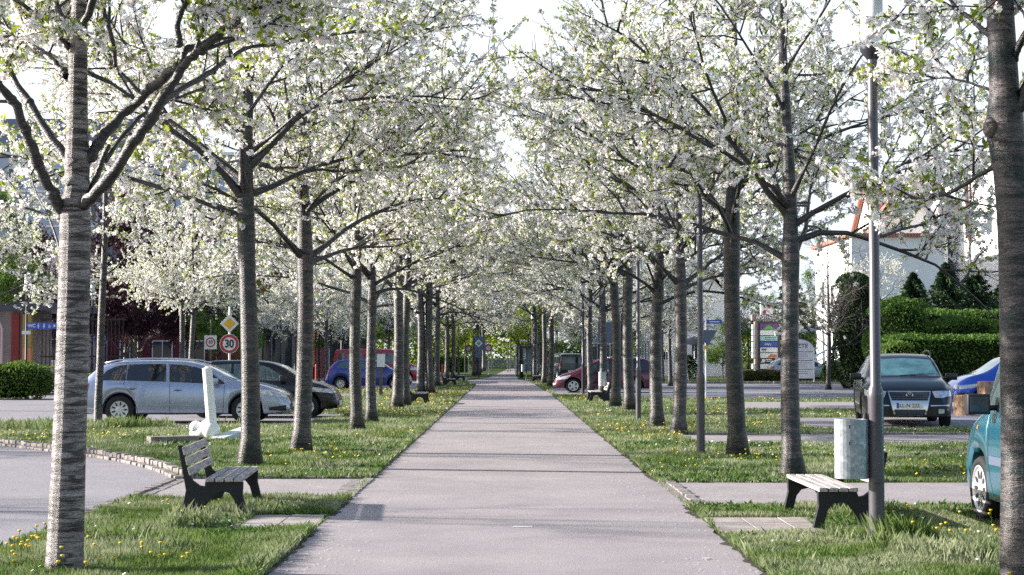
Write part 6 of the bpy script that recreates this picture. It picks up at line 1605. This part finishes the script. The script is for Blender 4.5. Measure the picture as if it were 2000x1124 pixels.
# white doctors sign
Yd = 91.0; cx = P(1558, 697, Yd).x; o = empty('doctors_sign', (cx, Yd, 0), 0, 'white arched AERZTE doctors sign behind the second right trunk', 'sign')
zt = P(1558, 662, Yd).z; hw = .92; ol = [(-hw, .25), (hw, .25), (hw, zt-.55)]+[(hw*math.cos(a), zt-.55+.55*math.sin(a)) for a in [math.pi*k/12 for k in range(1, 12)]]+[(-hw, zt-.55)]
m = MB(); m.prism([(a, b) for a, b in ol], 'Y', -.03, .03); f = m.build('board', M['signwhite'], o)
for x in (-hw, hw): MB().tube([(x, 0, 0), (x, 0, zt-.5)], [.045]*2, 8).build('post', M['white'], o)
k = [(p[0]*1.0, 0, p[1]) for p in ol[2:]]; MB().tube(k, [.04]*len(k), 6, False).build('arched_frame', M['pole'], o)
put_text('ÄRZTE', .34, M['signblack'], f, (.05, -.04, zt-.42), 1.05)
m = MB()
for z in (zt-.75, zt-1.25, zt-1.75): m.box((.1, -.034, z), (1.5, .006, .035))
for j, z in enumerate((zt-.88, zt-1.0, zt-1.12, zt-1.38, zt-1.5, zt-1.62, zt-1.88, zt-2.0)): m.box((.1+.1*(j % 2), -.034, z), (.9-.15*(j % 3), .006, .02))
m.build('text_line', M['signback'], f)

# ------------------------------------------------------------------ sculpture and stone blocks
gs = G(418, 858); o = empty('bone_sculpture', (gs.x, gs.y, 0), 0, 'white bone-shaped sculpture lying and standing behind the left bench', 'sculpture')
s_ = 3100/gs.y; Pz = lambda px_, py_, dy=0: P(px_, py_, gs.y+dy)-Vector((gs.x, gs.y, 0))
m = MB(); m.ell(Pz(413, 841), (17.5/s_,)*3, 24, 16)
a, b = Pz(410, 842, .05), Pz(384, 841, .25)
m.tube([a, a.lerp(b, .5), b], [13/s_, 12.5/s_, 15/s_], 20); m.ell(Pz(383, 835, .2), (13/s_,)*3, 20, 12); m.ell(Pz(384, 847, .28), (14/s_,)*3, 20, 12)
m.ell(Pz(404, 835, .1), (15/s_,)*3, 20, 12)
m.build('lying_bone', M['sculpt'], o, True)
m = MB(); p0, p1 = Pz(414, 835), Pz(404.5, 720)
m.tube([p0, p0.lerp(p1, .5), p1, p1+Vector((0.002, 0, .045))], [10.5/s_, 9.8/s_, 9.6/s_, .01], 14); m.build('upright_shaft', M['sculpt'], o, False)
def stone_block(p0, p1, w_, h, label):
    m = MB(); d = Vector(p1)-Vector(p0); m.bar(Vector(p0)+Vector((0, 0, h/2)), Vector(p1)+Vector((0, 0, h/2)), w_, h)
    return tag(m.build('stone_slab', M['stone'], bevel=.01), label, 'stone slab')
stone_block(G(290, 868)+Vector((0, 0, .0)), G(375, 868)+Vector((0, .4, 0)), .28, .13, 'long low stone slab left of the white sculpture')
m = MB(); q0, q1 = P(425, 860, gs.y-.3), P(488, 838, gs.y+.4); m.bar(q0, q1, .34, .10); tag(m.build('stone_slab', simple('slab_pale', (.5, .55, .56), .5, var=.1), bevel=.008), 'pale tilted stone slab right of the white sculpture', 'stone slab')
# wooden stumps by the blue car
g = G(1884, 812); m = MB(); m.lathe([(.30, -.05), (.27, .1), (.26, .50), (.25, .52), (.001, .53)], g, n=18); tag(m.build('wooden_stump', M['log']), 'low brown stump right of the black estate car', 'stump')
g = G(1931, 806); m = MB(); m.box((g.x, g.y, .42), (.46, .4, .84), .3); tag(m.build('wooden_block', M['log'], bevel=.03), 'taller square-cut log by the teal van mirror', 'log')

# ------------------------------------------------------------------ cars
se_ = silver_estate((-7.24, 36.4, 0), 0, 'silver grey estate car parked side-on behind the sculpture'); se_.root.scale = (1.03, 1, 1.0)
hatch((-6.10, 39.6, 0), 0, 'black hatchback parked beyond the silver estate car', paint('black_paint', (.005, .006, .010), .0, .25, .15), 3.9, 'hatchback_car', M['tealglass'], 1.42)
hatch((P(722, 700, 72.2).x, 72.2, 0), 0, 'blue hatchback in front of the red van', paint('blue_paint', (.025, .04, .26), .3, .3), 3.84, 'hatchback_car', M['tealglass'], 1.38)
van((P(738, 700, 88).x, 88, 0), 0, 'red window van behind the blue hatchback', paint('red_paint', (.33, .015, .03), .1, .35), 4.8, 1.92, 1.9, 'van', M['tealglass'])
c_ = mpv((P(1178, 700, 66.5).x, 66.6, 0), R(180), 'burgundy people carrier parked behind the right trunks', paint('burgundy_paint', (.10, .010, .035), .4, .3)); c_.root.scale = (.93, .93, .88)
eb_ = black_estate((8.85, 35.7, 0), R(-99.5), 'black estate car facing the camera behind the foreground lamp post'); eb_.root.scale = (1.0, 1.06, 1.06)
hatch((P(1852, 700, 44.5).x+2.05, 44.5, 0), R(180), 'bright blue car right of the black estate, bonnet showing', paint('bright_blue_paint', (.02, .08, .50), .35, .3), 4.1, 'blue_car', M['tealglass'], 1.62)
teal_van((5.10, 13.35, 0), R(90), 'teal van at the right edge with its front wheel turned to the grass')
silver_estate((P(1572, 700, 99).x, 99, 0), 0, 'pale grey car parked behind the doctors sign', 'estate_car', paint('pale_grey_paint', (.40, .43, .44), .4, .35))
o = van((P(1105, 700, 104).x, 104, 0), R(98), 'dark off-roader seen from behind, left of the burgundy car', paint('dark_blue_paint', (.012, .014, .03), .3, .3), 4.8, 1.8, 1.8, 'off_roader'); o.root['category'] = 'car'; o.root.scale = (.9, .95, .95)
hatch((P(1080, 700, 112).x, 112, 0), R(95), 'dark car at the far left of the right-hand parked cars', paint('black_green_paint', (.012, .016, .018), .3, .3), 4.0)
# small litter on the path
for i, (px_, py_) in enumerate(((697, 1022), (1380, 1095))):
    g = G(px_, py_); m = MB(); m.prism([(-.03, -.012), (.02, -.016), (.035, .004), (.0, .016), (-.028, .01)], 'Z', 0, .006); q = m.build('paper_scrap', M['white']); q.location = (g.x, g.y, .012)
    tag(q, ['white paper scrap on the shaded left side of the path', 'white paper scrap near the right edge of the path'][i], 'paper scrap')
